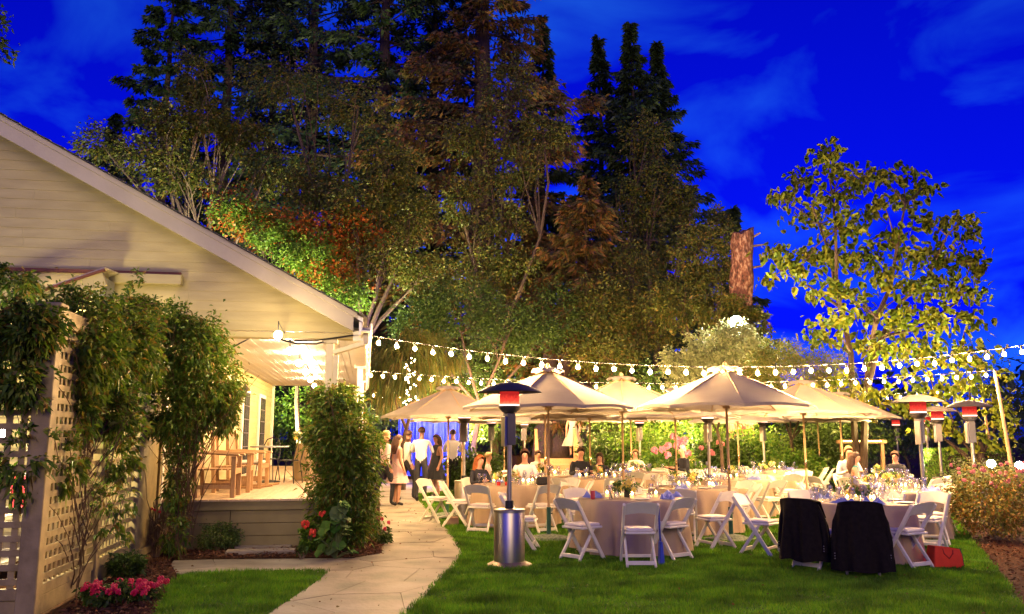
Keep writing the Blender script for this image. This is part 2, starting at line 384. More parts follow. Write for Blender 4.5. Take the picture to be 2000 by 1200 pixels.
LM = dict(
  needle=leafm('dark_needles', [(.016, .036, .012), (.028, .055, .016), (.045, .075, .02), (.04, .06, .03)], .15),
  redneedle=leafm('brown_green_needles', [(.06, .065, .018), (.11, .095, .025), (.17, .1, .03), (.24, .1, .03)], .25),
  oak=leafm('olive_leaves', [(.04, .06, .009), (.07, .095, .013), (.105, .12, .018), (.16, .1, .02)], .35),
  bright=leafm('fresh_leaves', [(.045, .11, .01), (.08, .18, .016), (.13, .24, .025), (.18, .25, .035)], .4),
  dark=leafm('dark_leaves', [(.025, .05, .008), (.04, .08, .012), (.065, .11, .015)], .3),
  autumn=leafm('turning_leaves', [(.08, .12, .015), (.15, .14, .02), (.36, .1, .015), (.42, .08, .012), (.11, .12, .02)], .4),
  catalpa=leafm('catalpa_leaves', [(.07, .12, .008), (.13, .18, .012), (.2, .23, .015), (.27, .25, .02)], .45),
  vine=leafm('vine_leaves', [(.035, .08, .006), (.065, .135, .01), (.11, .19, .015), (.16, .22, .025), (.2, .11, .02)], .4),
  dry=leafm('dry_stems', [(.22, .14, .06), (.3, .2, .1), (.16, .1, .04)], .3),
  box=leafm('boxwood_leaves', [(.035, .08, .015), (.07, .12, .025), (.13, .18, .05)], .3),
  gold=leafm('green_gold_leaves', [(.06, .09, .012), (.13, .14, .02), (.2, .16, .025), (.28, .12, .02), (.09, .11, .02)], .35),
  silver=leafm('silvery_leaves', [(.16, .18, .08), (.24, .26, .12), (.12, .16, .05)], .4))
def limb(b, p, q, r0, r1, wob=.12, n=5, seg=4, rs=random):
    p, q = Vector(p), Vector(q); L = (q - p).length; pts = []
    o = Vector((rs.uniform(-1, 1), rs.uniform(-1, 1), rs.uniform(-.5, 1))) * L * wob
    for i in range(seg + 1):
        t = i / seg; pts.append(p.lerp(q, t) + o * sin(pi * t) + Vector((rs.uniform(-1, 1), rs.uniform(-1, 1), 0)) * L * .02 * (0 < i < seg))
    b.tube(pts, [r0 + (r1 - r0) * i / seg for i in range(seg + 1)], n); return pts
def broad(name, label, cat, base, blobs, L, Wd, mat, group=None, bark=None, tr=.14, up=.15, droop=.3, nb=9, per=45, sig=.17):
    """a broadleaf tree: trunk with limbs running into every crown lobe, crown of single leaves"""
    t = thing(name, label, cat, base, 0, group); base = Vector(base); rs = random.Random(int(abs(base.x * 91 + base.y * 37)))
    b = MB(); cz = Vector((0, 0, 0))
    for q in blobs: cz += Vector(q[0]) / len(blobs)
    fork = Vector((0, 0, 0)).lerp(cz - base, .45); pts = limb(b, (0, 0, -.05), fork, tr, tr * .7, .06, 7, 4, rs)
    for q in blobs:
        c = Vector(q[0]) - base; r = Vector(q[1]); e = limb(b, fork, c, tr * .5, tr * .2, .1, 5, 4, rs)
        for i in range(nb):
            d = Vector((rs.gauss(0, 1), rs.gauss(0, 1), rs.gauss(.2, .8))).normalized()
            limb(b, e[rs.choice((2, 3, 4))], c + Vector((d.x * r.x, d.y * r.y, d.z * r.z)) * .85, tr * .16, tr * .04, .12, 4, 3, rs)
    b.build('trunk', bark or M_bark3, t, True)
    foliage('crown', [(tuple(Vector(q[0]) - base), q[1], q[2], per, sig) for q in blobs], L, Wd, mat, t, up, droop, zmin=-base.z + .02)
    return t
def conifer(name, label, x, y, H, R, nb, seed, mat, group, z0=.14, per=95, droop=.25, power=.85, spray=(.5, .17), tr=.016, lean=(0, 0), clump=False):
    """a conifer: straight trunk, whorls of boughs, each bough carrying flat sprays"""
    t = thing(name, label, 'tree', (x, y, 0), 0, group); rs = random.Random(seed); b = MB(); nseg = 8
    ax = lambda h: Vector((lean[0] * h / H + .06 * sin(h * .5 + seed), lean[1] * h / H, h))
    b.tube([ax(H * i / nseg * .98) for i in range(nseg + 1)], [max(H * tr * (1 - i / nseg) ** .9, .03) for i in range(nseg + 1)], 8)
    Cs, Ds, Ls = [], [], []
    for i in range(nb):
        f = z0 + (1 - z0) * ((i + rs.random()) / nb) ** .9; h = H * f
        az = i * 2.39996 + rs.uniform(-.5, .5); ln = R * max(1 - f, .015) ** power * (rs.uniform(.45, 1.0) if rs.random() < .75 else rs.uniform(1.0, 1.35))
        ln *= min(1, (1 - f) * 7 + .12)
        if f > .25 and rs.random() < .1: continue
        o = Vector((cos(az), sin(az), 0)); p0 = ax(h)
        up0 = .25 * ln if f > .6 else .05 * ln
        p1 = p0 + o * ln * .55 + Vector((0, 0, up0 * .5 - droop * ln * .25)); p2 = p0 + o * ln + Vector((0, 0, up0 - droop * ln))
        b.tube([p0, p1, p2], [max(.016 * ln, .012), .01 * ln + .004, .006], 4, cap=False)
        m = int(per * (.35 + .65 * ln / R)); T = RNG.uniform(.18, 1.02, m)
        if clump:
            ks = RNG.uniform(.3, 1., max(3, m // 22)); T = ks[RNG.integers(0, len(ks), m)] + RNG.normal(0, .035, m)
        a, bb, c = np.array(p0), np.array(p1), np.array(p2)
        X = np.outer((1 - T) ** 2, a) + np.outer(2 * T * (1 - T), bb) + np.outer(T ** 2, c)
        sd = np.array([-sin(az), cos(az), 0]); wd = (.1 + .26 * ln * (1.05 - T).clip(0, 1))
        lat = RNG.normal(0, .5, m); X = X + np.outer(lat * wd, sd) + np.outer(RNG.uniform(-.5, .3, m) * (.12 * ln + .1), [0, 0, 1])
        D = np.outer(np.ones(m), np.array(o)) * .7 + np.outer(lat * 1.3, sd) + RNG.normal(0, .35, (m, 3)) + np.array([0, 0, -.35])
        Cs.append(X); Ds.append(D); Ls.append(RNG.uniform(.6, 1.3, m))
    b.build('trunk', M_bark, t, True)
    C = np.concatenate(Cs); D = np.concatenate(Ds); L = np.concatenate(Ls)
    link('crown', fast_mesh('crown', leafquads(C, D, L * spray[0], L * spray[1], droop=.2), 4), mat, t)
    return t

# bark chips on the beds and fallen leaves about the path and lawn
def scatter(poly, n, y1=40):
    xs = [p[0] for p in poly]; ys = [p[1] for p in poly]; x = RNG.uniform(min(xs), max(xs), n); y = RNG.uniform(min(ys), min(max(ys), y1), n)
    k = inpoly(x, y, poly) & (np.abs(x) < y * .64 + .5); return x[k], y[k]
BEDS = [g2([(330, 1094), (340, 1075), (365, 1062), (745, 1040), (746, 1082), (690, 1090), (560, 1091)]), g2([(90, 1230), (160, 1172), (235, 1120), (330, 1098), (345, 1122), (322, 1150), (298, 1202), (280, 1240)]), g2([(1818, 958), (1848, 985), (1898, 1050), (1953, 1120), (2015, 1200), (2300, 1200), (2300, 950)])]
X = np.concatenate([np.stack([*scatter(q, n), np.full(len(scatter(q, 1)[0]) * 0 + 0, 0)][:2], 1) if 0 else np.stack(scatter(q, n), 1) for q, n in zip(BEDS, (9000, 6000, 60000))])
n = len(X); C = np.concatenate([X, RNG.uniform(.0, .03, (n, 1)) + .012], 1); C[:, 2] += np.where(X[:, 0] > 2, -.035, 0)
tag(link('bark_chips', fast_mesh('bark_chips', leafquads(C, np.concatenate([RNG.normal(0, 1, (n, 2)), RNG.normal(.12, .25, (n, 1))], 1), RNG.uniform(.03, .09, n), RNG.uniform(.012, .03, n)), 4), leafm('bark_chip', [(.03, .012, .006), (.09, .034, .014), (.16, .065, .028), (.05, .02, .01)], 0., .9)), 'loose red-brown bark chips covering the planting beds', 'bark chips', kind='stuff')
xs, ys = scatter(PATH, 500, 22); xl, yl = scatter(LAWN, 260, 16); x = np.concatenate([xs, xl]); y = np.concatenate([ys, yl]); n = len(x); C = np.stack([x, y, np.concatenate([np.full(len(xs), .014), np.full(len(xl), .05)])], 1)
tag(link('leaf_litter', fast_mesh('leaf_litter', leafquads(C, np.concatenate([RNG.normal(0, 1, (n, 2)), RNG.normal(0, .1, (n, 1))], 1), RNG.uniform(.02, .05, n), RNG.uniform(.012, .028, n)), 4), leafm('dead_leaf', [(.12, .05, .015), (.2, .1, .03), (.08, .035, .012), (.16, .12, .03)], .2, .8)), 'scattered small fallen leaves on the path and lawn', 'fallen leaves', kind='stuff')
# ------------------------------------------------------------------ the house (built in its own heading)
V0, UW = 13.3, -3.0                      # gable wall plane, porch wall plane
house = thing('house', 'cream sided house with a wide gable roof over a lit porch', 'house', (0, 0, 0), HA)
(ua, za), (ub, zb) = HV(0, 262, 12.88), HV(690, 645, 12.88)
SL = (za - zb) / (ub - ua)               # roof pitch
def zr(u): return zb + SL * (ub - u)     # underside of the rake
RIDGE = -7.2
rs = random.Random(11)
z = 3.25; k = 0
while z < zr(RIDGE) + .1:                 # gable siding, every board its own
    u1 = min(ub - (z - zb) / SL + .05, ub + .05); u1b = min(ub - (z + .147 - zb) / SL + .05, ub)
    u = -8.6 + rs.uniform(0, 1.5); cuts = [-9.5]
    while u < u1 - .8: cuts.append(u); u += rs.uniform(1.9, 3.2)
    cuts.append(u1)
    for a, b_ in zip(cuts[:-1], cuts[1:]):
        last = b_ == u1; top = u1b if last else b_
        if top <= a: continue
        vs = [(a + .0015, V0 - .016, z), (b_ - .0015, V0 - .016, z), (top - .0015, V0 - .006, z + .149), (a + .0015, V0 - .006, z + .149)]
        vs += [(x, V0 + .012, q) for x, y, q in vs]
        MB().add(vs, [(0, 1, 2, 3), (7, 6, 5, 4), (0, 4, 5, 1), (1, 5, 6, 2), (2, 6, 7, 3), (3, 7, 4, 0)]).build('siding_board', M_siding, house)
    z += .147
def course(name, mat, u0, u1, v, z0, h, t=.02): return MB().add([(u0, v - t, z0), (u1, v - t, z0), (u1, v - .004, z0 + h), (u0, v - .004, z0 + h), (u0, v + .012, z0), (u1, v + .012, z0), (u1, v + .012, z0 + h), (u0, v + .012, z0 + h)], [(0, 1, 2, 3), (7, 6, 5, 4), (0, 4, 5, 1), (1, 5, 6, 2), (2, 6, 7, 3), (3, 7, 4, 0)]).build(name, mat, house)
for i in range(22): course('siding_board', M_siding, -9.5, UW - .02, V0, .02 + i * .147, .149)
for i in range(18):                       # porch wall, boards lapped towards the porch
    z0 = .735 + i * .142
    MB().add([(UW + .02, V0, z0), (UW + .02, 28, z0), (UW + .004, 28, z0 + .144), (UW + .004, V0, z0 + .144), (UW - .02, V0, z0), (UW - .02, 28, z0), (UW - .02, 28, z0 + .144), (UW - .02, V0, z0 + .144)],
             [(0, 1, 2, 3), (7, 6, 5, 4), (0, 4, 5, 1), (1, 5, 6, 2), (2, 6, 7, 3), (3, 7, 4, 0)]).build('siding_board', M_siding, house)
MB().box((-6.3, 20.7, 1.62), (6.5, 14.6, 3.2)).build('wall', M_siding, house)
MB().box((UW + .02, V0 - .03, 1.62), (.14, .1, 3.2)).build('corner_board', M_white, house, bev=.006)
MB().box((UW + .03, 27.95, 2.0), (.1, .14, 2.5)).build('corner_board', M_white, house, bev=.006)
# roof
b = MB(); th = .07
for sgn, ue in ((1, ub + .14), (-1, 2 * RIDGE - ub - .14)):
    ze = zr(ub + .14) + .2; zt = zr(RIDGE) + .2
    for dz in (0,): b.add([(ue, 12.9, ze), (ue, 28.8, ze), (RIDGE, 28.8, zt), (RIDGE, 12.9, zt), (ue, 12.9, ze + th), (ue, 28.8, ze + th), (RIDGE, 28.8, zt + th), (RIDGE, 12.9, zt + th)],
        [(0, 1, 2, 3), (7, 6, 5, 4), (0, 4, 5, 1), (1, 5, 6, 2), (2, 6, 7, 3), (3, 7, 4, 0)])
b.build('roof', M_white, house)
roof = house.children[-1] if house.children else None
rs = random.Random(3); q = 0                # shingle courses along the slope, their edges seen at the rake
nsh = 34
for i in range(nsh):
    t0, t1 = i / nsh, (i + 1.25) / nsh; ue = ub + .2
    U0, U1 = ue + (RIDGE - ue) * t0, ue + (RIDGE - ue) * t1; Z0 = zr(U0) + .285 + .012; Z1 = zr(U1) + .285
    MB().add([(U0, 12.8 - rs.uniform(0, .05), Z0), (U0, 28.9, Z0), (U1, 28.9, Z1), (U1, 12.8 - rs.uniform(0, .05), Z1), (U0, 12.82, Z0 + .02), (U0, 28.9, Z0 + .02), (U1, 28.9, Z1 + .012), (U1, 12.82, Z1 + .012)],
        [(0, 1, 2, 3), (7, 6, 5, 4), (0, 4, 5, 1), (1, 5, 6, 2), (2, 6, 7, 3), (3, 7, 4, 0)]).build('shingle_course', M_shingle, house)
def rake(ue, u2, v, t, lo, hi, mat, name='rake_board'):
    MB().add([(ue, v, zr(ue) + lo), (u2, v, zr(u2) + lo), (u2, v, zr(u2) + hi), (ue, v, zr(ue) + hi), (ue, v + t, zr(ue) + lo), (u2, v + t, zr(u2) + lo), (u2, v + t, zr(u2) + hi), (ue, v + t, zr(ue) + hi)],
        [(0, 1, 2, 3), (7, 6, 5, 4), (0, 4, 5, 1), (1, 5, 6, 2), (2, 6, 7, 3), (3, 7, 4, 0)]).build(name, mat, house, bev=.004)
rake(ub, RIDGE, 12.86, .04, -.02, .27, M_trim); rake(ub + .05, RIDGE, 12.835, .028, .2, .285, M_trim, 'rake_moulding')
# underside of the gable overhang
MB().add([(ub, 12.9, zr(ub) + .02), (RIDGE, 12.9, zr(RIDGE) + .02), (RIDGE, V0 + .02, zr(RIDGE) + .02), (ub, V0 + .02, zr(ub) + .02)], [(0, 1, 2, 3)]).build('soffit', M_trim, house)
# porch front beam, ceiling, eave
MB().box(((UW - .25) / 2 + .06, V0 + .1, 3.19), (abs(UW) - .25 + .3, .22, .1)).build('beam', M_siding, house, bev=.01)
MB().box((-.14, V0 + 7.4, 3.2), (.2, 14.9, .16)).build('beam', M_white, house)
nb = 19; wv = (abs(UW) - .25) / nb
for i in range(nb):
    MB().box((UW + .02 + wv * (i + .5), 20.75, 3.28 + (i % 2) * .002), (wv - .012, 14.6, .02)).build('ceiling_board', M_ceil, house)
MB().box((-1.6, 20.75, 3.32), (3.3, 14.8, .03)).build('ceiling_backing', M_white, house)
for i in range(16): MB().bar((-.1, 13.7 + i * .95, 3.3), (ub + .2, 13.7 + i * .95, 3.3 - SL * .3), .05, .1).build('rafter_tail', M_white, house)
MB().prism([(ub + .12, 0), (ub + .26, 0), (ub + .28, .12), (ub + .26, .12), (ub + .245, .015), (ub + .135, .015), (ub + .13, .12), (ub + .11, .12)], 0, 16.0, Matrix.Translation((0, 28.85, zr(ub) - .02)) @ Matrix.Rotation(pi / 2, 4, 'X')).build('gutter', M_white, house)
MB().box((ub + .1, 20.85, zr(ub) + .03), (.03, 15.9, .2)).build('fascia', M_white, house)
cu, cz_ = HV(645, 662, V0 + .1); cu = cu
b = MB().bar((ub + .19, 13.0, zr(ub) - .03), (ub + .19, 13.0, zr(ub) - .2), .08, .07, (0, 1, 0)); b.bar((ub + .19, 13.0, zr(ub) - .18), (cu + .07, 13.32, zr(ub) - .3), .08, .07); b.box((cu + .1, 13.34, 1.75), (.08, .07, 2.3))
b.build('downspout', M_trim, house, bev=.006)
for vv in (13.4, 18.2, 23.0, 27.9):
    u_ = cu if vv < 14 else -.16
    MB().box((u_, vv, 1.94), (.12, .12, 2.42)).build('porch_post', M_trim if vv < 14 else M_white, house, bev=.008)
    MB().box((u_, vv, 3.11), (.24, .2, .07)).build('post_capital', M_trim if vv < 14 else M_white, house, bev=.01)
# deck
nb = 21; u0d, u1d = UW + .02, .05; wv = (u1d - u0d) / nb
for i in range(nb): MB().box((u0d + wv * (i + .5), 20.75, .715), (wv - .008, 15.0, .03)).build('deck_board', M_deck, house)
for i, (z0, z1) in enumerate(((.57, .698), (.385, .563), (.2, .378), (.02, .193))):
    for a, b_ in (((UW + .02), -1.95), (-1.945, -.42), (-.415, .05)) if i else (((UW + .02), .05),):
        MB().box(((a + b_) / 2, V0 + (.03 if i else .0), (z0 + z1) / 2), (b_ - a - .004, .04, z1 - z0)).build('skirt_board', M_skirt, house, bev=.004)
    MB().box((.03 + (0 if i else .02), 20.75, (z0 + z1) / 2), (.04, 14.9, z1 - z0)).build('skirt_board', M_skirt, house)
# doors on the porch wall
for px, wd in ((494, 1.0), (523, 1.15)):
    vd = 2.97 * 1650 / (715 - px) * .985
    d = MB().box((UW + .045, vd, 1.78), (.06, wd + .22, 2.12)).build('door_frame', M_white, house, bev=.006)
    MB().box((UW + .07, vd, 1.74), (.03, wd, 1.98)).build('door', M_pane, d)
    for j in (1, 2, 3): MB().box((UW + .09, vd - wd / 2 + j * wd / 4, 1.74), (.012, .03, 1.98)).build('glazing_bar', M_bronze, d)
    for j in range(1, 6): MB().box((UW + .09, vd, .75 + j * .33), (.01, wd, .025)).build('glazing_bar', M_bronze, d)
# the small lean-to roof beside the gable
(l0, lz0), (l1, lz1) = HV(0, 524, V0), HV(355, 541, V0)
MB().box(((l0 + l1) / 2 - .5, V0 - .05, lz1 + .03), (l1 - l0 + 1.0, .05, .05)).build('ledger_cap', M_brown, house)
(x0, q0), (x1, q1) = HV(216, 538, V0 - .12), HV(355, 555, V0 - .12)
MB().box(((x0 + x1) / 2, V0 - .1, lz1 - .075), (x1 - x0, .16, .15)).build('beam_end', M_siding, house, bev=.006)
(p0, r0), (p1, r1) = HV(205, 545, 12.5), HV(-90, 645, 12.5)
MB().bar((p0, 12.5, r0), (p1, 12.5, r1), .05, .2, (0, 0, 1)).build('rake_board', M_siding, house, bev=.004)
MB().bar((p0, 12.47, r0 + .12), (p1, 12.47, r1 + .12), .09, .03, (0, 0, 1)).build('rake_moulding', M_brown, house)
MB().add([(p0, 12.45, r0 + .14), (p1, 12.45, r1 + .14), (p1, V0 - .03, r1 + .2), (p0, V0 - .03, r0 + .2), (p0, 12.45, r0 + .16), (p1, 12.45, r1 + .16), (p1, V0 - .03, r1 + .22), (p0, V0 - .03, r0 + .22)],
         [(0, 1, 2, 3), (7, 6, 5, 4), (0, 4, 5, 1), (1, 5, 6, 2), (2, 6, 7, 3), (3, 7, 4, 0)]).build('lean_to_roof', M_trim, house)
(x0, q0), (x1, q1) = HV(176, 545, 12.9), HV(210, 585, 12.9)
MB().box(((x0 + x1) / 2, 12.95, (q0 + q1) / 2), (x1 - x0, .5, q0 - q1)).build('flashing_box', M_metal, house, bev=.006)

# porch bulbs and wires
pl = thing('porch_string_lights', 'row of bright round bulbs hung under the porch ceiling', 'string lights')
b = MB(); prev = None
for px, py in ((543, 655), (566, 686), (584, 710), (597, 727), (606, 742), (614, 754)):
    p = G(px, py, 3.06); MB().ball((0, 0, 0), .06, 8, 6).build('bulb', M_porchbulb, pl).location = p
    b.tube([p + Vector((0, 0, .05)), p + Vector((0, 0, .2))], .008, 4)
    if prev: b.tube([prev + Vector((0, 0, .19)), (prev + p) / 2 + Vector((0, 0, .15)), p + Vector((0, 0, .19))], .006, 4)
    prev = p
b.build('wire', M_black, pl)
b = MB(); q = lambda px, py: P(px, py, 12.95)
b.tube([q(455, 678), q(480, 665), q(502, 652), q(525, 659), q(560, 666), q(620, 665), q(690, 655)], .012, 4)
b.tube([q(502, 652), q(540, 662), q(580, 672), q(618, 672), q(632, 668)], .013, 4)
tag(b.build('power_cable', M_black), 'thin black cables looped across the front of the porch ceiling', 'cable')
lan = thing('wall_lantern', 'small black wall lantern beside the glazed porch door', 'lantern', H2W(UW + .1, 21.2, 2.75), HA)
MB().lathe([(.04, -.12), (.07, .04), (.085, .05), (.02, .13), (.008, .16)], 6).build('cage', M_bronze, lan)
MB().tube([(0, 0, -.1), (-.06, 0, -.16), (-.09, 0, 0)], .012, 5).build('bracket', M_bronze, lan)

def lamp_thing(name, label, loc, col, power, kind='POINT', aim=None, size=.06, spot=100, cat='lamp', lens=None, body=M_black, r=.06):
    t = thing(name, label, cat, loc); l = bpy.data.lights.new(name, kind); l.energy = power; l.color = col; l.shadow_soft_size = size
    d = Vector((0, -1, 0)) if aim is None else (Vector(aim) - Vector(loc)).normalized()
    R = d.to_track_quat('Z', 'Y').to_matrix().to_4x4()
    MB().lathe([(r * .5, -r * 2.2), (r * .9, -r * 1.8), (r, -.012), (r * 1.06, 0)], 10, R, cap1=False).build('housing', body, t)
    MB().tube([-d * r * 2, -d * r * 2.2 + Vector((0, 0, -r * 1.5))], r * .22, 5).build('bracket', body, t)
    MB().lathe([(.001, -.002), (r * .97, -.004)], 10, R).build('lens', lens or M_spotlens, t)
    o = bpy.data.objects.new('lamp_light', l); COL.objects.link(o); o.parent = t; o.location = d * (r * .5 + .02)
    o.rotation_euler = d.to_track_quat('-Z', 'Y').to_euler()
    if kind == 'SPOT': l.spot_size = radians(spot); l.spot_blend = .7
    return t
lamp_thing('flood_lamp', 'bright flood lamp half hidden under the lean-to roof', H2W(*HV(66, 594, 12.75)[:1], 12.75, HV(66, 594, 12.75)[1]), (1, .78, .38), 420, 'POINT', aim=H2W(-4.5, 13.3, 3.4), size=.2)
lamp_thing('round_lamp', 'small glaring round lamp seen through the lattice at the left edge', H2W(*HV(4, 845, 10.2)[:1], 10.2, HV(4, 845, 10.2)[1]), (1, .82, .45), 520, 'POINT', aim=(0, 0, 1.6), size=.25)

# ------------------------------------------------------------------ lattice fence
FH = 2.86; UF = -2.98; VA = 8.6
fence = thing('lattice_fence', 'weathered lattice garden fence with square posts, overgrown by vine', 'fence', (0, 0, 0), HA)
def post(u, v, h, s=.14):
    MB().box((u, v, h / 2), (s, s, h)).build('post', M_fence, fence, bev=.008)
    MB().box((u, v, h + .02), (s + .05, s + .05, .04)).build('post_cap', M_fence, fence, bev=.008)
for v, h, s in ((VA, FH, .17), (10.4, FH - .35, .11), (12.0, FH, .14)): post(UF, v, h, s)
def lattice(a, b_, z0, z1, nrm):           # strips on two layers between two ground points (u, v)
    a, b_ = Vector((*a, 0)), Vector((*b_, 0)); L = (b_ - a).length; d = (b_ - a) / L; n_ = Vector((*nrm, 0))
    for i in range(int(L / .127)):
        p = a + d * (.06 + i * .127) - n_ * .006
        MB().bar((p.x, p.y, z0), (p.x, p.y, z1), .058 if abs(d.x) > .5 else .014, .014 if abs(d.x) > .5 else .058, (0, 1, 0)).build('lattice_strip', M_fence, fence)
    for j in range(int((z1 - z0) / .127)):
        z = z0 + .06 + j * .127; p, q = a + n_ * .0095, b_ + n_ * .0095
        MB().bar((p.x, p.y, z), (q.x, q.y, z), .014, .058).build('lattice_strip', M_fence, fence)
    for z, h in ((z0 - .05, .1), (z1 + .04, .09)): MB().bar((a.x, a.y, z), (b_.x, b_.y, z), .07, h).build('rail', M_fence, fence, bev=.005)
    MB().bar((a.x, a.y, .09), (b_.x, b_.y, .09), .04, .17).build('kick_board', M_fence, fence, bev=.005)
lattice((UF - 1.75, VA), (UF - .085, VA), .28, FH - .15, (0, -1))
lattice((UF, VA + .09), (UF, 10.34), .28, FH - .15, (1, 0))
lattice((UF, 10.46), (UF, 11.92), .28, FH - .15, (1, 0))
MB().box((UF, 12.64, 1.25), (.04, 1.1, 2.3)).build('panel', M_fence, fence)
for v in (12.12, 13.18): MB().box((UF + .03, v, 1.25), (.05, .1, 2.34)).build('panel_stile', M_fence, fence, bev=.005)
for z in (.1, 1.7, 2.4): MB().box((UF + .03, 12.65, z), (.044, .95, .1)).build('panel_rail', M_fence, fence, bev=.005)
MB().bar((UF, VA, FH - .05), (UF, 12.0, FH - .05), .09, .14).build('top_beam', M_fence, fence, bev=.006)
# goods standing behind the lattice
rs = random.Random(8)
goods = [('white storage shelf board', (.75, .75, .72)), ('red cloth bundle', (.6, .03, .05)), ('blue and white folded cloth', (.12, .25, .6)), ('orange crate', (.6, .28, .06)), ('green bottle crate', (.1, .3, .06)), ('pale blue box', (.35, .5, .7))]
for i, (nm, u, v, z, s, c, lb) in enumerate((
    ('crate', -4.3, 10.4, .9, (.4, .3, .3), (.62, .3, .08), 'orange crate on the bench behind the near lattice'),
    ('storage_box', -4.2, 9.6, .33, (.3, .25, .2), (.6, .03, .06), 'red box low behind the near lattice'),
    ('cool_box', -4.4, 9.5, .61, (.4, .3, .16), (.15, .3, .65), 'blue cool box behind the near lattice'),
    ('carton', -4.2, 11.6, .96, (.18, .25, .42), (.65, .04, .07), 'red carton behind the second lattice panel'),
    ('storage_box', -4.5, 9.8, .84, (.4, .3, .18), (.45, .55, .7), 'pale blue box on the bench behind the near lattice'))):
    b = MB().box((0, 0, 0), s); mt = pm('goods_%d' % i, c, tuple(q * .8 for q in c), 6, .6)
    t = thing(nm, lb, nm.replace('_', ' '), H2W(u, v, z - s[2] / 2), HA)
    o = b.build('body', mt, t, bev=.01); o.location = (0, 0, s[2] / 2)
    o = MB().box((0, 0, s[2] + .008), (s[0] * 1.04, s[1] * 1.04, .03)).build('lid', M_white, t, bev=.004)
bench = thing('work_bench', 'long pale bench standing behind the lattice fence', 'bench', H2W(-4.4, 10.7, 0), HA)
MB().box((0, 0, .72), (.7, 3.0, .05)).build('top', M_white, bench); MB().box((0, 0, .2), (.7, 3.0, .04)).build('shelf', M_white, bench)
for x in (-.3, .3):
    for y in (-1.4, 1.4): MB().box((x, y, .35), (.06, .06, .7)).build('leg', M_white, bench)

# ------------------------------------------------------------------ vines
def vine(name, label, blobs, n_stem, L=.085, Wd=.03, mat='vine', stems=(), extra=None):
    c = Vector((0, 0, 0))
    for q in blobs: c += Vector(q[0]) / len(blobs)
    t = thing(name, label, 'vine', (c.x, c.y, 0)); o = Vector((c.x, c.y, 0)); rs = random.Random(len(label))
    foliage('leaves', [(tuple(Vector(q[0]) - o), q[1], q[2], 26, .15) for q in blobs], L, Wd, LM[mat], t, up=-.15, droop=.35)
    b = MB()
    for q in blobs:
        for i in range(min(n_stem, q[2] // 90 + 1)):
            e = Vector(q[0]) - o + Vector((rs.gauss(0, .5) * q[1][0], rs.gauss(0, .5) * q[1][1], rs.uniform(-1, 1) * q[1][2]))
            limb(b, (rs.uniform(-.15, .15), rs.uniform(-.15, .15), max(0, e.z - rs.uniform(.4, 1.6))), e, .007, .003, .09, 4, 5, rs)
    b.build('stems', pm('vine_stem', (.13, .075, .035), (.08, .045, .02), 12, .8), t); return t

def VB(px, py, v, rx, rz, rv, n):
    u, z = HV(px, py, v); k = v / F; return (tuple(H2W(u, v, z)), (rx * k, rv, rz * k), n)
vine('climbing_vine', 'dense leafy vine covering the top of the lattice fence', [
    VB(165, 690, 9.7, 62, 100, .5, 6500), VB(245, 690, 10.7, 55, 90, .5, 5500), VB(150, 610, 9.9, 70, 45, .4, 2600), VB(250, 620, 11.2, 55, 45, .4, 2000), VB(200, 800, 10.2, 75, 60, .3, 2600),
    VB(150, 800, 9.6, 45, 60, .2, 1500), VB(130, 900, 9.2, 35, 70, .12, 600), VB(220, 880, 10.6, 60, 60, .15, 1100), VB(200, 980, 10.2, 70, 80, .1, 450), VB(50, 640, 8.5, 65, 55, .25, 3000), VB(40, 740, 8.5, 60, 60, .15, 1500), VB(40, 900, 8.5, 55, 90, .1, 420), VB(30, 560, 9.0, 40, 40, .3, 700), VB(270, 570, 11.6, 12, 70, .1, 160)], 30)
vine('climbing_vine', 'big rounded vine hanging over the house corner left of the porch', [
    VB(360, 690, 12.5, 85, 75, .5, 6000), VB(400, 760, 12.5, 70, 75, .5, 4600), VB(330, 630, 12.4, 55, 35, .4, 1800), VB(345, 800, 12.4, 55, 90, .4, 3000), VB(440, 800, 12.6, 28, 60, .3, 900),
    VB(350, 930, 12.4, 24, 80, .3, 800), VB(345, 1030, 12.4, 25, 55, .3, 420)], 34)
vine('climbing_vine', 'column of leafy vine wrapped round the front porch post', [
    VB(655, 785, 13.1, 50, 35, .3, 2300), VB(665, 860, 13.0, 70, 70, .4, 5200), VB(668, 950, 13.0, 72, 70, .4, 4800), VB(675, 1020, 13.0, 60, 50, .35, 3000), VB(690, 890, 13.0, 56, 80, .3, 2200)], 26)
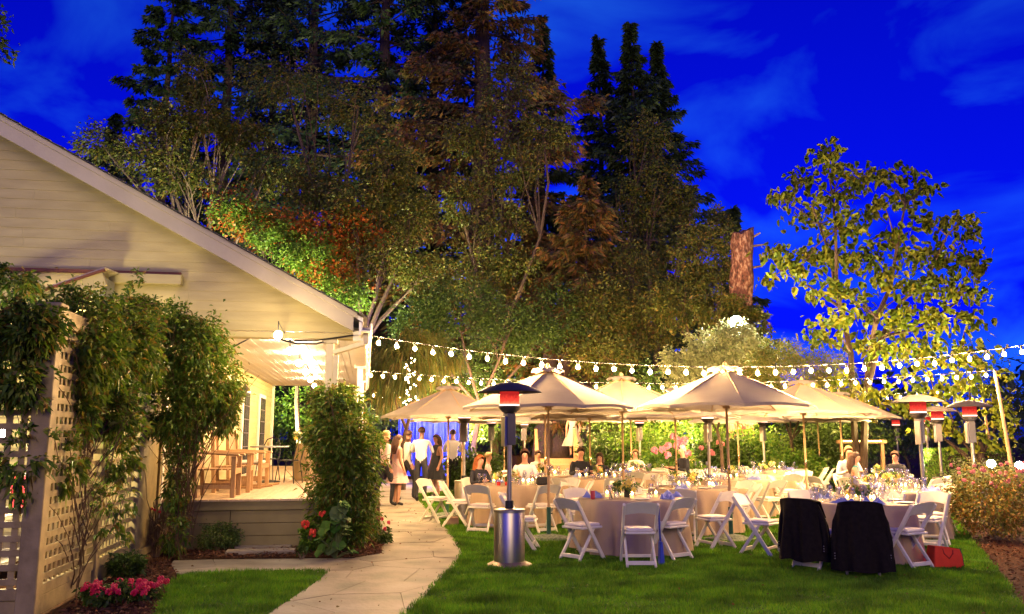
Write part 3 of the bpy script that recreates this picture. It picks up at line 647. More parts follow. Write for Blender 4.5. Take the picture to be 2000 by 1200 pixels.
# ------------------------------------------------------------------ trees behind
TG = 'tall conifers behind the garden'
def top(px, py, Y): return P(px, py, Y).z
def px2x(px, Y): return P(px, 700, Y).x
CON = [  # px, Y, top py, radius, boughs, droop, label
  (292, 48, -120, 6.2, 150, .2, 'tall ragged dark fir furthest left above the roof', 'needle', .7),
  (190, 52, 215, 5.0, 110, .3, 'low dark conifer just above the left end of the roof', 'needle', .8),
  (415, 52, -260, 8.0, 170, .22, 'second tall dark fir from the left, behind the pale twisted tree', 'needle', .6),
  (590, 50, -330, 8.5, 180, .22, 'tall dark fir above the right end of the gable', 'needle', .55),
  (738, 46, -420, 8.0, 190, .2, 'tall straight-trunked fir left of the open sky gap', 'needle', .5),
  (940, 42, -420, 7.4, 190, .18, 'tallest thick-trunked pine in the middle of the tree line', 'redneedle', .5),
  (840, 48, -200, 7.5, 170, .22, 'dark fir between the straight trunk and the thick pine', 'needle', .6),
  (510, 54, -150, 7.5, 150, .22, 'dark fir far behind the pale twisted tree', 'needle', .6),
  (1062, 46, 35, 5.6, 160, .15, 'slim pointed dark fir just right of the thick pine', 'needle', 1.0),
  (1180, 50, 72, 7.2, 170, .1, 'left spire of the pair of pointed redwoods', 'needle', 1.0),
  (1248, 47, 42, 8.2, 210, .1, 'taller right spire of the pair of pointed redwoods', 'needle', 1.0),
  (1300, 49, 85, 8.2, 210, .1, 'pointed redwood edging the open sky', 'needle', 1.0),
  (1440, 46, 405, 4.0, 90, .3, 'small dark fir peeping over beside the cut trunk', 'needle', 1.0)]
for i, (px, Y, ty, R, nb_, dr, lb, mt, pw) in enumerate(CON):
    conifer('conifer_tree', lb, px2x(px, Y), Y, top(px, ty, Y), R, nb_, 20 + i, LM[mt], TG, per=360 if ty < 0 else 240, droop=dr, power=pw, spray=(.4, .13) if ty > 0 else (.38, .13), z0=.1, clump=ty < 0, tr=.017 if px != 940 else .024)
# brown-green pines in the middle, nearer
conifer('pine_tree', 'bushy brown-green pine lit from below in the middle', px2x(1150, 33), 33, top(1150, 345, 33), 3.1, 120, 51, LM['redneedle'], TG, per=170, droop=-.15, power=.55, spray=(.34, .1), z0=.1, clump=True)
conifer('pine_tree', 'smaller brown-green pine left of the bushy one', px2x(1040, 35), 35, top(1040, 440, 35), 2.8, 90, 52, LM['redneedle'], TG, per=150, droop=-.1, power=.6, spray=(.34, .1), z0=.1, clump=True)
BG = 'broadleaf trees and shrubs behind the garden'
def bl(px, py, Y, rx, ry, n, rd=None): return (tuple(P(px, py, Y)), (rx * Y / F, (rd or rx) * Y / F, ry * Y / F), int(n * 1.8))
B0 = lambda px, Y: (px2x(px, Y), Y, 0)
# pale twisted tree above the roof
broad('twisted_tree', 'pale-barked twisted tree lit green above the gable roof', 'tree', B0(415, 33), [bl(378, 150, 33, 38, 60, 900), bl(330, 240, 33, 52, 42, 1500), bl(395, 225, 33, 45, 50, 900), bl(300, 300, 33, 85, 40, 1100), bl(350, 345, 33, 80, 48, 1300), bl(470, 260, 34, 60, 45, 1200), bl(520, 330, 34, 70, 50, 900), bl(200, 285, 34, 60, 32, 800)], 0.151, 0.079, LM['oak'], tr=.19, bark=M_bark2, nb=7, per=30, sig=.2)
broad('broadleaf_tree', 'olive-green tree spreading above the right end of the roof', 'tree', B0(720, 31), [bl(760, 330, 31, 60, 55, 1600), bl(700, 400, 31, 85, 60, 1900), bl(800, 420, 31, 60, 60, 1400), bl(610, 360, 32, 70, 70, 1500), bl(560, 160, 34, 110, 60, 1300), bl(700, 210, 34, 90, 60, 1200), bl(760, 500, 31, 70, 60, 1500), bl(830, 540, 31, 60, 60, 1300)], 0.144, 0.072, LM['oak'], BG, tr=.2, per=34)
broad('maple_tree', 'small maple with orange and green leaves behind the eave', 'tree', B0(650, 31.5), [bl(690, 460, 31.5, 80, 45, 2000), bl(600, 470, 31.5, 80, 50, 2000), bl(520, 440, 31.5, 85, 40, 1700), bl(640, 540, 31.5, 90, 50, 2000), bl(450, 400, 32, 60, 35, 1000)], 0.137, 0.086, LM['autumn'], BG, tr=.12)
broad('broadleaf_tree', 'bright green leafy tree lit just over the roof edge', 'tree', B0(600, 30.5), [bl(600, 505, 30.5, 60, 50, 1800), bl(480, 420, 31, 70, 30, 1500), bl(545, 470, 30.5, 55, 35, 1200), bl(660, 580, 30.5, 60, 40, 1500)], 0.122, 0.072, LM['bright'], BG, tr=.1)
broad('broadleaf_tree', 'warm-lit oak in front of the thick pine', 'tree', B0(960, 34), [bl(1000, 330, 34, 75, 55, 1500), bl(930, 270, 34, 70, 45, 1300), bl(1060, 260, 34, 80, 30, 1000), bl(900, 390, 34, 40, 60, 800), bl(990, 180, 35, 70, 70, 1200), bl(980, 440, 34, 60, 60, 900), bl(930, 520, 34, 80, 60, 1300), bl(1010, 530, 34, 70, 55, 1200)], 0.144, 0.072, LM['oak'], BG, tr=.2, per=30)
broad('broadleaf_tree', 'leafy tree climbing the face of the pointed redwoods', 'tree', B0(1285, 36), [bl(1265, 270, 38, 50, 60, 900), bl(1290, 370, 37, 55, 60, 1000), bl(1230, 400, 37, 50, 70, 900), bl(1330, 400, 37, 40, 50, 700), bl(1270, 470, 36, 70, 60, 1000)], 0.158, 0.086, LM['oak'], BG, tr=.16, per=24, sig=.14)
broad('broadleaf_tree', 'olive tree left of the floodlit cut trunk', 'tree', B0(1370, 29), [bl(1370, 500, 29, 65, 60, 1900), bl(1330, 590, 29, 70, 60, 1900), bl(1400, 590, 28, 50, 60, 1300), bl(1400, 450, 30, 40, 45, 900), bl(1432, 610, 26.0, 26, 34, 1100), bl(1470, 630, 26.0, 30, 34, 1100), bl(1415, 670, 26, 34, 40, 1000), bl(1490, 690, 26, 40, 36, 1000)], 0.122, 0.065, LM['oak'], BG, tr=.14)
broad('broadleaf_tree', 'broad green shrub-like tree behind the string lights', 'tree', B0(930, 30), [bl(900, 610, 30, 95, 60, 2400), bl(1000, 640, 30, 90, 60, 2200), bl(820, 640, 30, 70, 60, 1700), bl(1090, 620, 31, 90, 70, 2000)], 0.115, 0.065, LM['dark'], BG, tr=.12)
broad('broadleaf_tree', 'olive shrub-like tree behind the middle umbrellas', 'tree', B0(1200, 31), [bl(1180, 600, 31, 90, 70, 2200), bl(1260, 640, 31, 90, 60, 2000), bl(1230, 540, 32, 70, 60, 1500), bl(1180, 690, 30, 90, 40, 1500)], 0.115, 0.065, LM['oak'], BG, tr=.12)
broad('weeping_tree', 'silvery weeping tree lit behind the left end of the string lights', 'tree', B0(790, 27), [bl(800, 700, 27, 45, 70, 1500), bl(760, 720, 28, 40, 80, 1200), bl(850, 690, 29, 50, 50, 1000)], .3, .035, LM['oak'], BG, tr=.12, up=-1.2, droop=.8)
broad('flowering_shrub', 'pale flowering shrub bright under the flood lamp', 'shrub', B0(1400, 24), [bl(1390, 690, 24, 60, 42, 2600), bl(1440, 660, 24.3, 45, 30, 1200), bl(1340, 720, 24, 60, 40, 1500)], .1, .06, LM['silver'], BG, tr=.06)
broad('feathery_shrub', 'feathery grey-green shrub right of the flood lamp', 'shrub', B0(1530, 25), [bl(1510, 700, 25, 75, 32, 2400), bl(1590, 720, 25, 70, 32, 1800), bl(1470, 745, 24, 70, 30, 1500), bl(1620, 770, 25, 70, 40, 1500)], 0.144, 0.025, LM['oak'], BG, tr=.06)
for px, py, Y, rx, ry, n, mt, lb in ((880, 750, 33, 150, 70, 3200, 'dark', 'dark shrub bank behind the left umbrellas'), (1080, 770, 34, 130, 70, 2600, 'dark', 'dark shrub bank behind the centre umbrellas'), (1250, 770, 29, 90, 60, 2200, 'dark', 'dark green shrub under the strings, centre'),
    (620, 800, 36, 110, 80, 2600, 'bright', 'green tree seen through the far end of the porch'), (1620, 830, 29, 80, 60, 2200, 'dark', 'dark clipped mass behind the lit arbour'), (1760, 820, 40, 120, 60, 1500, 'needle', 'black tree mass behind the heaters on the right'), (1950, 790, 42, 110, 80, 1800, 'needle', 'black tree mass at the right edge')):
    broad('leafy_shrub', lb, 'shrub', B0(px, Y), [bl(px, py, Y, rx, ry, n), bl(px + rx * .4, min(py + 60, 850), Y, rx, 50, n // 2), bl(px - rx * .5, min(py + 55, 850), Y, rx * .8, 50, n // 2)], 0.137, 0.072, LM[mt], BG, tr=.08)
broad('overhanging_branch', 'leafy branch end poking in at the upper left corner', 'tree', B0(-330, 18), [bl(-60, 60, 18, 75, 70, 900), bl(-90, 250, 18, 70, 60, 500)], .12, .08, LM['dark'], tr=.12)
tag(foliage('far_wood', [(((i - 6) * 17, 75 + (i % 3) * 5, 3.2 + (i % 2) * .8), (12, 6, 4.5), 900, 20, .2) for i in range(13)], 1.0, .6, LM['needle']), 'black mass of far woodland behind everything', 'woodland', kind='stuff')
tag(foliage('far_wood', [((34 * cos(q), 34 * sin(q) + 4, 1.8), (6, 6, 2.6), 260, 20, .25) for q in [pi + .05 + i * .165 for i in range(19)]], 1.6, 1.1, LM['dark']), 'unseen ring of woodland added behind the viewer against the blue sky light', 'woodland', kind='stuff')  # unseen trees added behind the camera to cut the blue skylight
def big_leaves(C, D, L):
    n = len(C); D = unit(D); S = unit(np.cross(D, RNG.normal(0, 1, (n, 3)) + np.array([0, .6, .8]))); U = np.cross(S, D); L = L[:, None]
    V = np.zeros((n, 8, 3)); dr = np.array([0, 0, -.14]) * L
    V[:, 0] = C; V[:, 1] = C + D * L * .5 + dr * .3; V[:, 2] = C + D * L + dr
    for sg, k in ((1, 3), (-1, 5)): V[:, k] = C + D * L * .16 + sg * S * L * .34 + U * L * .1; V[:, k + 1] = C + D * L * .58 + sg * S * L * .3 + U * L * .09 + dr * .6
    V[:, 7] = C - D * L * .3 + U * L * .05
    F4 = np.array([[0, 3, 4, 1], [1, 0, 5, 6]]); F3 = np.array([[1, 4, 2], [1, 2, 6]])
    o = (np.arange(n) * 8)[:, None, None]; a = np.concatenate([(F4 + o).reshape(n, 8), (F3 + o).reshape(n, 6)], 1)
    me = bpy.data.meshes.new('crown'); me.vertices.add(n * 8); me.vertices.foreach_set('co', V.reshape(-1).astype(np.float32))
    me.loops.add(n * 14); me.loops.foreach_set('vertex_index', a.reshape(-1).astype(np.int32)); me.polygons.add(n * 4)
    me.polygons.foreach_set('loop_start', (np.arange(n)[:, None] * 14 + np.array([0, 4, 8, 11])).reshape(-1).astype(np.int32)); me.update(calc_edges=True); return me
# big-leaved tree on the right
cl = [(1612, 300, 34, 26), (1640, 330, 36, 22), (1570, 350, 38, 26), (1530, 385, 34, 22), (1570, 420, 44, 26), (1620, 390, 46, 26), (1660, 360, 40, 22), (1690, 345, 38, 22), (1720, 345, 30, 22), (1775, 340, 36, 22), (1800, 365, 30, 20), (1770, 390, 36, 28), (1650, 440, 50, 28), (1690, 420, 40, 24), (1720, 390, 24, 14), (1510, 490, 28, 22), (1535, 520, 36, 26), (1500, 545, 22, 16), (1590, 500, 44, 24), (1640, 500, 48, 30), (1690, 500, 44, 30), (1730, 470, 30, 22), (1760, 450, 30, 20), (1810, 430, 34, 20), (1850, 435, 30, 18), (1880, 425, 24, 16), (1890, 455, 24, 20), (1780, 500, 40, 24), (1830, 500, 44, 28), (1880, 500, 40, 28), (1910, 520, 22, 26), (1730, 540, 42, 28), (1610, 560, 36, 22), (1660, 570, 36, 24), (1790, 560, 46, 28), (1850, 560, 46, 30), (1900, 570, 28, 30), (1640, 620, 40, 26), (1700, 610, 36, 24), (1760, 620, 46, 30), (1830, 625, 46, 28), (1890, 625, 32, 26), (1600, 650, 40, 26), (1670, 665, 50, 26), (1740, 680, 56, 28), (1820, 680, 56, 26), (1900, 690, 50, 26), (1580, 575, 20, 10), (1560, 530, 20, 14)]
YC = 25.0; cat_b = Vector((px2x(1665, YC), YC, 0)); t = thing('catalpa_tree', 'airy large-leaved tree standing against the blue sky on the right', 'tree', cat_b)
b = MB(); rs = random.Random(5); W_ = lambda px, py, dy=0: P(px, py, YC + dy) - cat_b
mains = []
for pts, r0 in (([(1665, 780), (1662, 690), (1650, 640), (1632, 570), (1622, 500), (1600, 440), (1585, 400)], .11), ([(1690, 780), (1700, 690), (1712, 620), (1740, 560), (1752, 480), (1768, 400)], .12), ([(1690, 780), (1720, 660), (1760, 590), (1810, 545), (1850, 460)], .1), ([(1650, 640), (1634, 560), (1632, 450), (1625, 380), (1615, 310)], .07), ([(1720, 660), (1800, 640), (1870, 590), (1895, 520)], .07), ([(1690, 780), (1800, 720), (1880, 690)], .06), ([(1640, 600), (1580, 560), (1525, 530)], .05)):
    q = [W_(x, y, rs.uniform(-.5, .5) * min(i, 2)) for i, (x, y) in enumerate(pts)]
    if pts[0][1] == 780: q = [Vector((rs.uniform(-.12, .12), rs.uniform(-.1, .1), -.05))] + q
    k = len(q); b.tube(q, [r0 * (1 - .75 * i / (k - 1)) for i in range(k)], 6); mains += q[2:]
bl_, Ls = [], []
for x, y, rx, ry in cl:
    c = W_(x, y, rs.uniform(-1.3, 1.3)); q = min(mains, key=lambda m: (m - c).length + (0 if m.z < c.z else .6))
    limb(b, q, c, .028, .01, .12, 4, 4, rs)
    n = int(52 * rx * ry / 900) + 7; K = np.array(c) + RNG.normal(0, .5, (n, 3)) * np.array([rx, (rx + ry) / 2, ry]) * YC / F
    D = RNG.normal(0, .8, (n, 3)) + np.array([0, -.2, -.75]); bl_.append(K); Ls.append(D)
b.build('trunk', M_bark3, t, True)
C = np.concatenate(bl_); D = unit(np.concatenate(Ls)); n = len(C)
link('crown', big_leaves(C, D, RNG.uniform(.16, .3, n)), LM['catalpa'], t)
# more of its low leaves over the right-hand heaters
t = thing('catalpa_tree', 'low big-leaved branches hanging behind the right heaters and poles', 'tree', B0(1900, 23))
bs = Vector(B0(1900, 23)); b = MB(); Ks, Dn = [], []
for x, y, rx, ry in ((1760, 770, 60, 30), (1830, 760, 60, 36), (1900, 760, 50, 40), (1960, 800, 36, 46), (1860, 840, 50, 26), (1930, 850, 40, 30), (1900, 720, 60, 24), (1700, 780, 60, 22), (1640, 755, 40, 20), (1800, 700, 60, 22)):
    c = P(x, y, 23 + rs.uniform(-.8, .8)) - bs; limb(b, (rs.uniform(-.1, .1), 0, rs.uniform(.6, 1.4)), c, .035, .01, .1, 5, 5, rs)
    n = int(34 * rx * ry / 900); Ks.append(np.array(c) + RNG.normal(0, .6, (n, 3)) * np.array([rx, rx, ry]) * 23 / F); Dn.append(RNG.normal(0, .8, (n, 3)) + np.array([0, -.2, -.75]))
limb(b, (0, 0, -.05), (0, 0, 1.5), .1, .08, .05, 7, 4, rs)
b.build('trunk', M_bark3, t, True); C = np.concatenate(Ks); D = unit(np.concatenate(Dn)); n = len(C); L = RNG.uniform(.16, .28, n)[:, None]
link('crown', big_leaves(C, D, RNG.uniform(.16, .3, n)), LM['catalpa'], t)
# cut trunk with the flood lamp
YS = 27; sn = thing('tree_stump', 'tall cut-off tree trunk with peeling bark and stub branches', 'tree trunk', B0(1440, YS)); so = Vector(B0(1440, YS))
q = [Vector((0, 0, -.05)), P(1441, 700, YS) - so, P(1446, 600, YS) - so, P(1450, 520, YS) - so, P(1453, 452, YS) - so]
b = MB(); rs = random.Random(12); n = 18; vs, fs = [], []; m = 22
for i in range(m + 1):
    f = i / m * (len(q) - 1); k = min(int(f), len(q) - 2); c = q[k].lerp(q[k + 1], f - k)
    for j in range(n):
        a = 2 * pi * j / n; r = (.44 - .1 * min(1, i / m * 2)) * (1 + .1 * sin(3 * a + i * .3) + .09 * sin(7 * a - i * .6) + rs.uniform(-.07, .07)); vs.append(c + Vector((cos(a) * r, sin(a) * r, (.16 * sin(a + 1) + rs.uniform(-.09, .09)) * (i == m))))
for i in range(m):
    for j in range(n): fs.append((i * n + j, i * n + (j + 1) % n, (i + 1) * n + (j + 1) % n, (i + 1) * n + j))
vs.append(q[-1] - Vector((0, 0, .1))); fs += [(m * n + j, m * n + (j + 1) % n, len(vs) - 1) for j in range(n)]
b.add(vs, fs).build('trunk', M_snag, sn, True, ang=60)
b = MB()
for y, x2, y2 in ((470, 1485, 455), (482, 1492, 478), (524, 1488, 520), (565, 1425, 560)): b.tube([P(1460 if x2 > 1450 else 1440, y, YS) - so, P(x2, y2, YS - .2) - so], [.05, .03], 5)
b.build('branch_stub', M_bark2, sn)
lamp_thing('flood_lamp', 'glaring white flood lamp fixed to the cut-off trunk', P(1438, 630, 25.1), (1, .95, .8), 900, 'POINT', aim=(0, 0, 1.6), r=.2, size=.12, lens=em('flood_lens', (1, .97, .85), 160))

# ------------------------------------------------------------------ planting at ground level
def shrub(name, label, cat, x, y, r, h, n, mat, L=.06, Wd=.03, group=None, stems=8):
    t = thing(name, label, cat, (x, y, 0), 0, group); foliage('leaves', [((0, 0, h * .5), (r, r, h * .5), n, 24, .14)], L, Wd, LM[mat], t)
    b = MB(); rs = random.Random(int(x * 77 + y * 13))
    for i in range(stems): limb(b, (rs.uniform(-.1, .1) * r, rs.uniform(-.1, .1) * r, -.02), (rs.uniform(-.7, .7) * r, rs.uniform(-.7, .7) * r, h * rs.uniform(.5, .9)), .012, .005, .1, 4, 4, rs)
    b.build('stems', M_bark2, t); return t
def blooms(t, pts, r, mat, name='flower', n=8, m=5, squash=.75):
    pr = None
    for p in pts:
        if pr is None:
            b = MB(); rs_ = random.Random(9)
            for i in range(14):      # petal heads gathered into a ball
                d = Vector((rs_.gauss(0, 1), rs_.gauss(0, 1), rs_.gauss(.3, 1))).normalized() * r * .72
                b.ball(d, r * .42, 5, 3)
            pr = b.mesh('flower_head'); pr.materials.append(mat)
        o = bpy.data.objects.new(name, pr); COL.objects.link(o); o.parent = t; o.location = p; o.rotation_euler = (0, 0, p[0] * 9)
g = G(415, 1082); shrub('boxwood_shrub', 'small rounded boxwood at the foot of the porch', 'shrub', g.x, g.y + .25, .3, .42, 3200, 'box', .035, .02)
g = G(600, 1085); t = shrub('geranium_plant', 'red-flowered geranium right of the porch steps', 'flowers', g.x, g.y + .15, .17, .42, 700, 'bright', .06, .05)
blooms(t, [(-.05, -.12, .42), (.06, -.1, .3), (.17, .0, .55)], .06, M_orfl)
g = G(655, 1092); t = thing('begonia_plant', 'large round-leaved plant at the path corner', 'plant', g)
b = MB(); rs = random.Random(2); lf = []
for i in range(46):
    a = rs.uniform(0, 6.28); h = rs.uniform(.08, .75); rr = rs.uniform(.05, .3) * (1.2 - h); p = Vector((cos(a) * rr + .02, sin(a) * rr * .7, h))
    b.tube([(0, 0, 0), (p.x * .5, p.y * .5, p.z * .7), p], .006, 4)
    s = rs.uniform(.06, .12); Mx = Matrix.Translation(p) @ Matrix.Rotation(a, 4, 'Z') @ Matrix.Rotation(rs.uniform(.2, 1.1), 4, 'Y')
    vs = [(s * (1 + .08 * cos(j * 2.5)) * cos(2 * pi * j / 8), s * sin(2 * pi * j / 8), .02 * (j % 2)) for j in range(8)]
    MB().add(vs + [(0, 0, -.015)], [(j, (j + 1) % 8, 8) for j in range(8)], Mx).build('leaf', pm('begonia_leaf%d' % (i % 3), ((.045, .13, .012), (.075, .17, .02), (.11, .17, .045))[i % 3], None, 9, .6, spec=.15), t)
b.build('stems', pm('green_stem', (.12, .16, .05), None, 8, .6), t)
for px, py, lb in ((1, 2, ''),): pass
g = G(233, 1185); t = shrub('petunia_bed_plant', 'low mound of crimson flowers by the lattice fence', 'flowers', g.x, g.y, .34, .2, 1500, 'dark', .05, .03)
blooms(t, [(RNG.uniform(-.36, .36), RNG.uniform(-.32, .3), RNG.uniform(.16, .24)) for i in range(46)], .032, M_redfl)
g = G(245, 1130); shrub('leafy_plant', 'low dark plant between the crimson flowers and the fence', 'plant', g.x, g.y, .25, .3, 1100, 'dark', .07, .03)
g = G(305, 1085); t = shrub('wiry_plant', 'straw-coloured wiry plant with few pink blooms by the fence end', 'plant', g.x, g.y, .24, .85, 300, 'dry', .12, .012, stems=60)
blooms(t, [(RNG.uniform(-.3, .3), -.1, RNG.uniform(.4, .95)) for i in range(8)], .02, M_redfl)
g = G(735, 1080)
t = shrub('bedding_plant', 'small red-flowered edging plant at the path corner right of the vine', 'flowers', g.x - .05, g.y + .9, .14, .3, 500, 'dark'); blooms(t, [(.05, -.1, .25), (.1, -.05, .34), (.0, -.12, .4)], .03, M_redfl)
g = G(590, 1093); shrub('alyssum_plant', 'tiny purple tuft in front of the geranium', 'flowers', g.x, g.y + .02, .08, .12, 300, 'dark', .03, .02)
# big flowering bush at the right edge
g = G(1985, 1062); t = shrub('flowering_bush', 'large autumn-toned flowering bush in the mulch at the right edge', 'shrub', g.x + .1, g.y + .7, .85, 1.15, 6500, 'gold', .06, .03, stems=16)
foliage('upper_leaves', [((.0, .2, .95), (.75, .7, .3), 1600, 20, .15)], .06, .03, LM['silver'], t)
blooms(t, [(RNG.uniform(-.7, .6), RNG.uniform(-.7, 0), RNG.uniform(.85, 1.25)) for i in range(40)], .03, M_pink_fl)
# clipped hedge
hd = thing('clipped_hedge', 'clipped green hedge end beyond the right-hand heaters', 'hedge', P(1885, 854, 24) * 1); hd.location.z = 0
n = 9000; X = RNG.uniform(-1, 1, (n, 3)); f = RNG.integers(0, 3, n); X[np.arange(n), f] = np.where(f == 2, 1, np.sign(X[np.arange(n), f]) * RNG.uniform(.93, 1.03, n)); X = X * np.array([.95, .6, .62]) + np.array([0, 0, .64])
link('leaves', fast_mesh('leaves', leafquads(X, RNG.normal(0, .5, (n, 3)) + np.array([0, 0, .9]), RNG.uniform(.05, .12, n), .03), 4), LM['bright'], hd)
MB().box((0, 0, .6), (1.75, 1.05, 1.15)).build('twigs', M_bark, hd)
# hydrangeas and shrubs behind the tables
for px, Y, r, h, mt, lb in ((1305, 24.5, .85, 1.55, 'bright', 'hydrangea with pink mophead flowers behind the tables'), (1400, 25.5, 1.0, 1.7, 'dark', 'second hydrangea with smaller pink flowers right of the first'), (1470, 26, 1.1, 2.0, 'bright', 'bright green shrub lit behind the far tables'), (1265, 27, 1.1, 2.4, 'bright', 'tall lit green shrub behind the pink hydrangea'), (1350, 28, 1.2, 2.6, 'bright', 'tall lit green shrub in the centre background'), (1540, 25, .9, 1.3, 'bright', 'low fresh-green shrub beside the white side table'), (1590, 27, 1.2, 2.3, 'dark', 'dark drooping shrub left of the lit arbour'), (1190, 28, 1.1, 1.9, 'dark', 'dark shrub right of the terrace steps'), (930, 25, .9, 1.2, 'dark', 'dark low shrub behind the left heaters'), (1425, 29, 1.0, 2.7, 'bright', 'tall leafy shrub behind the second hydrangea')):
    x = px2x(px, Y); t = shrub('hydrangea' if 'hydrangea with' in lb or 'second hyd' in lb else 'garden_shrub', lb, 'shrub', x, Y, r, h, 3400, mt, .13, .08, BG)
    if 'mophead' in lb: blooms(t, [tuple(P(a, b_, Y - .8) - Vector((x, Y, 0))) for a, b_ in ((1316, 853), (1325, 860), (1305, 871), (1322, 871), (1337, 860), (1334, 868), (1294, 878), (1279, 880), (1304, 889), (1343, 886))], .105, M_pink_fl)
    if 'second' in lb: blooms(t, [tuple(P(a, b_, Y - .9) - Vector((x, Y, 0))) for a, b_ in ((1402, 864), (1411, 868), (1388, 882), (1392, 886), (1370, 875))], .07, M_pink_fl)
# garden spotlights among the planting, shining up into the trees
SPOT = 'garden spotlights hidden in the planting'
def spot(px, Y, z, aimp, pw, col, ang, lb): lamp_thing('garden_spotlight', lb, (px2x(px, Y), Y, z), col, pw, 'SPOT', aim=aimp, spot=ang, r=.09, cat='spotlight')['group'] = SPOT
spot(1340, 22.8, .25, tuple(P(1330, 820, 27)), 170, (.95, 1, .75), 110, 'garden spotlight at the foot of the pink hydrangea')
spot(1235, 32.0, .3, tuple(P(1150, 480, 34)), 30000, (1, .68, .3), 80, 'garden spotlight aimed at the bushy pine')
spot(900, 32.5, .3, tuple(P(960, 330, 38)), 38000, (1, .72, .32), 80, 'garden spotlight aimed at the thick pine')
spot(560, 30.0, .3, tuple(P(580, 330, 33)), 24000, (1, .9, .5), 120, 'garden spotlight behind the house corner')
spot(1760, 24.3, .3, tuple(P(1700, 450, 25.6)), 5500, (1, .84, .36), 95, 'garden spotlight under the large-leaved tree')
spot(1300, 27, .3, tuple(P(1310, 480, 33)), 26000, (1, .9, .55), 80, 'garden spotlight aimed at the redwoods')
spot(860, 27.6, .2, tuple(P(850, 850, 31)), 2500, (.03, .07, 1), 120, 'blue stage spotlight behind the standing guests')
spot(775, 29.3, .2, tuple(P(770, 800, 33)), 2500, (.06, .05, 1), 110, 'blue stage spotlight beside the dance floor')
lamp_thing('flood_lamp', 'glaring flood lamp in the flower bush at the right', P(1936, 906, 16.5), (1, .93, .75), 30, 'POINT', aim=(0, 0, 1.6), r=.08, lens=em('flood_lens2', (1, .97, .85), 120))
lamp_thing('flood_lamp', 'second glaring flood lamp at the extreme right edge', P(1991, 909, 15.5), (1, .93, .75), 15, 'POINT', aim=(0, 0, 1.6), r=.07, lens=em('flood_lens3', (1, .97, .85), 120))
# hanging drapes, the blue light put into their cloth colour, and twinkle-lit trunk
for px, wd, lb in ((848, .75, 'hanging drape with electric blue light put into its colour, behind the guests'), (800, .4, 'narrow drape with blue light put into its colour, left of the wide one'), (888, .5, 'drape with blue light put into its colour, right of the wide one')):
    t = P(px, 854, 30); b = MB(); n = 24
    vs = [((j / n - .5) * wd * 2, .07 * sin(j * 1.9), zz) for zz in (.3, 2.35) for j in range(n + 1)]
    b.add(vs, [(j, j + 1, n + 2 + j, n + 1 + j) for j in range(n)]); o = b.build('hanging_drape', cloth('blue_light_voile%d' % px, (.04, .08, .5), (.03, .05, .4)), None, True)
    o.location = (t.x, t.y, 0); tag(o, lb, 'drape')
t = thing('fairy_lights', 'strand of tiny fairy lights wound down the weeping tree', 'fairy lights', B0(805, 26)); o_ = Vector(B0(805, 26)); rs = random.Random(6)
bm_ = MB().ball((0, 0, 0), .022, 5, 3).mesh('mini_bulb'); bm_.materials.append(em('fairy', (1, .75, .45), 25)); pts = []
for i in range(34):
    p = P(800 + 9 * sin(i * .8) + rs.uniform(-6, 6), 700 + i * 3.0, 26) - o_; pts.append(p)
    o = bpy.data.objects.new('mini_bulb', bm_); COL.objects.link(o); o.parent = t; o.location = p
MB().tube(pts, .005, 4).build('wire', M_black, t)
# terrace with steps and rail, arbour light, side table
ter = sheet('terrace', [(px2x(1060, 31), 30.2), (px2x(1260, 31), 30.2), (px2x(1260, 38), 38), (px2x(960, 38), 38)], .9, M_soil, .95)
st = thing('garden_steps', 'wooden steps and handrail leading up to the terrace', 'steps', G(1078, 930, 0) * 0 + Vector((px2x(1085, 29.5), 28.6, 0)))
for i in range(5): MB().box((0, .3 * i, .09 + .18 * i), (1.3, .32, .18)).build('step', M_wood, st)
for x in (-.68, .68):
    MB().bar((x, -.1, 1.0), (x, 1.6, 1.9), .1, .06).build('handrail', M_wood, st)
    for y, h in ((-.05, 1.0), (.75, 1.45), (1.5, 1.85)): MB().box((x, y, h / 2), (.09, .09, h)).build('rail_post', M_wood, st)
for px, lb in ((1058, 'dark thick trunk left of the terrace steps'), (1092, 'leaning dark trunk behind the terrace steps')):
    t = thing('dead_trunk', lb, 'tree trunk', (px2x(px, 33), 33, .85)); MB().tube([(0, 0, 0), (.1, 0, 1.5), (.35, 0, 4)], [.42, .36, .3], 9).build('trunk', M_bark, t, True)
ar = thing('garden_arbour', 'low dark arbour with a glowing strip light on its beam', 'arbour', (px2x(1672, 26), 26, 0))
for x in (-.62, .62): MB().box((x, 0, .78), (.09, .09, 1.56)).build('post', M_wood, ar)
MB().box((0, 0, 1.5), (1.5, .12, .1)).build('beam', M_wood, ar); MB().box((0, -.08, 1.52), (1.15, .03, .03)).build('strip_light', em('strip', (1, .66, .22), 14), ar)
t = thing('side_table', 'white wooden side table behind the chairs with a red cloth', 'table', G(1570, 950)); 
MB().box((0, 0, .74), (1.0, .5, .06)).build('top', M_chair, t, bev=.006)
for x in (-.42, .42):
    for y in (-.2, .2): MB().box((x, y, .36), (.08, .08, .72)).build('leg', M_chair, t)
# porch-foot boards and cables
for (px, py, L_, rz, lb) in ((510, 1083, .95, .02, 'grey board lying on the mulch below the porch'), (515, 1074, .8, -.03, 'second grey board against the porch skirt')):
    g = G(px, py); o = MB().box((0, 0, .03), (L_, .24, .05)).build('step_board', pm('weathered_board', (.24, .2, .16), (.17, .14, .11), 6, .8, .2, stretch=(.7, 5, 5)), None, bev=.006); o.location = (g.x, g.y, .01); o.rotation_euler = (.02, 0, HA + rz); tag(o, lb, 'board')
b = MB()
for px in (386, 391, 411, 420): b.tube([P(px, 975, 12.95), P(px + 3, 1000, 12.9), P(px + (9 if px > 400 else -1), 1026, 12.85)], .008, 4)
tag(b.build('loose_cable', M_black), 'black cables dangling over the front edge of the porch deck', 'cable')
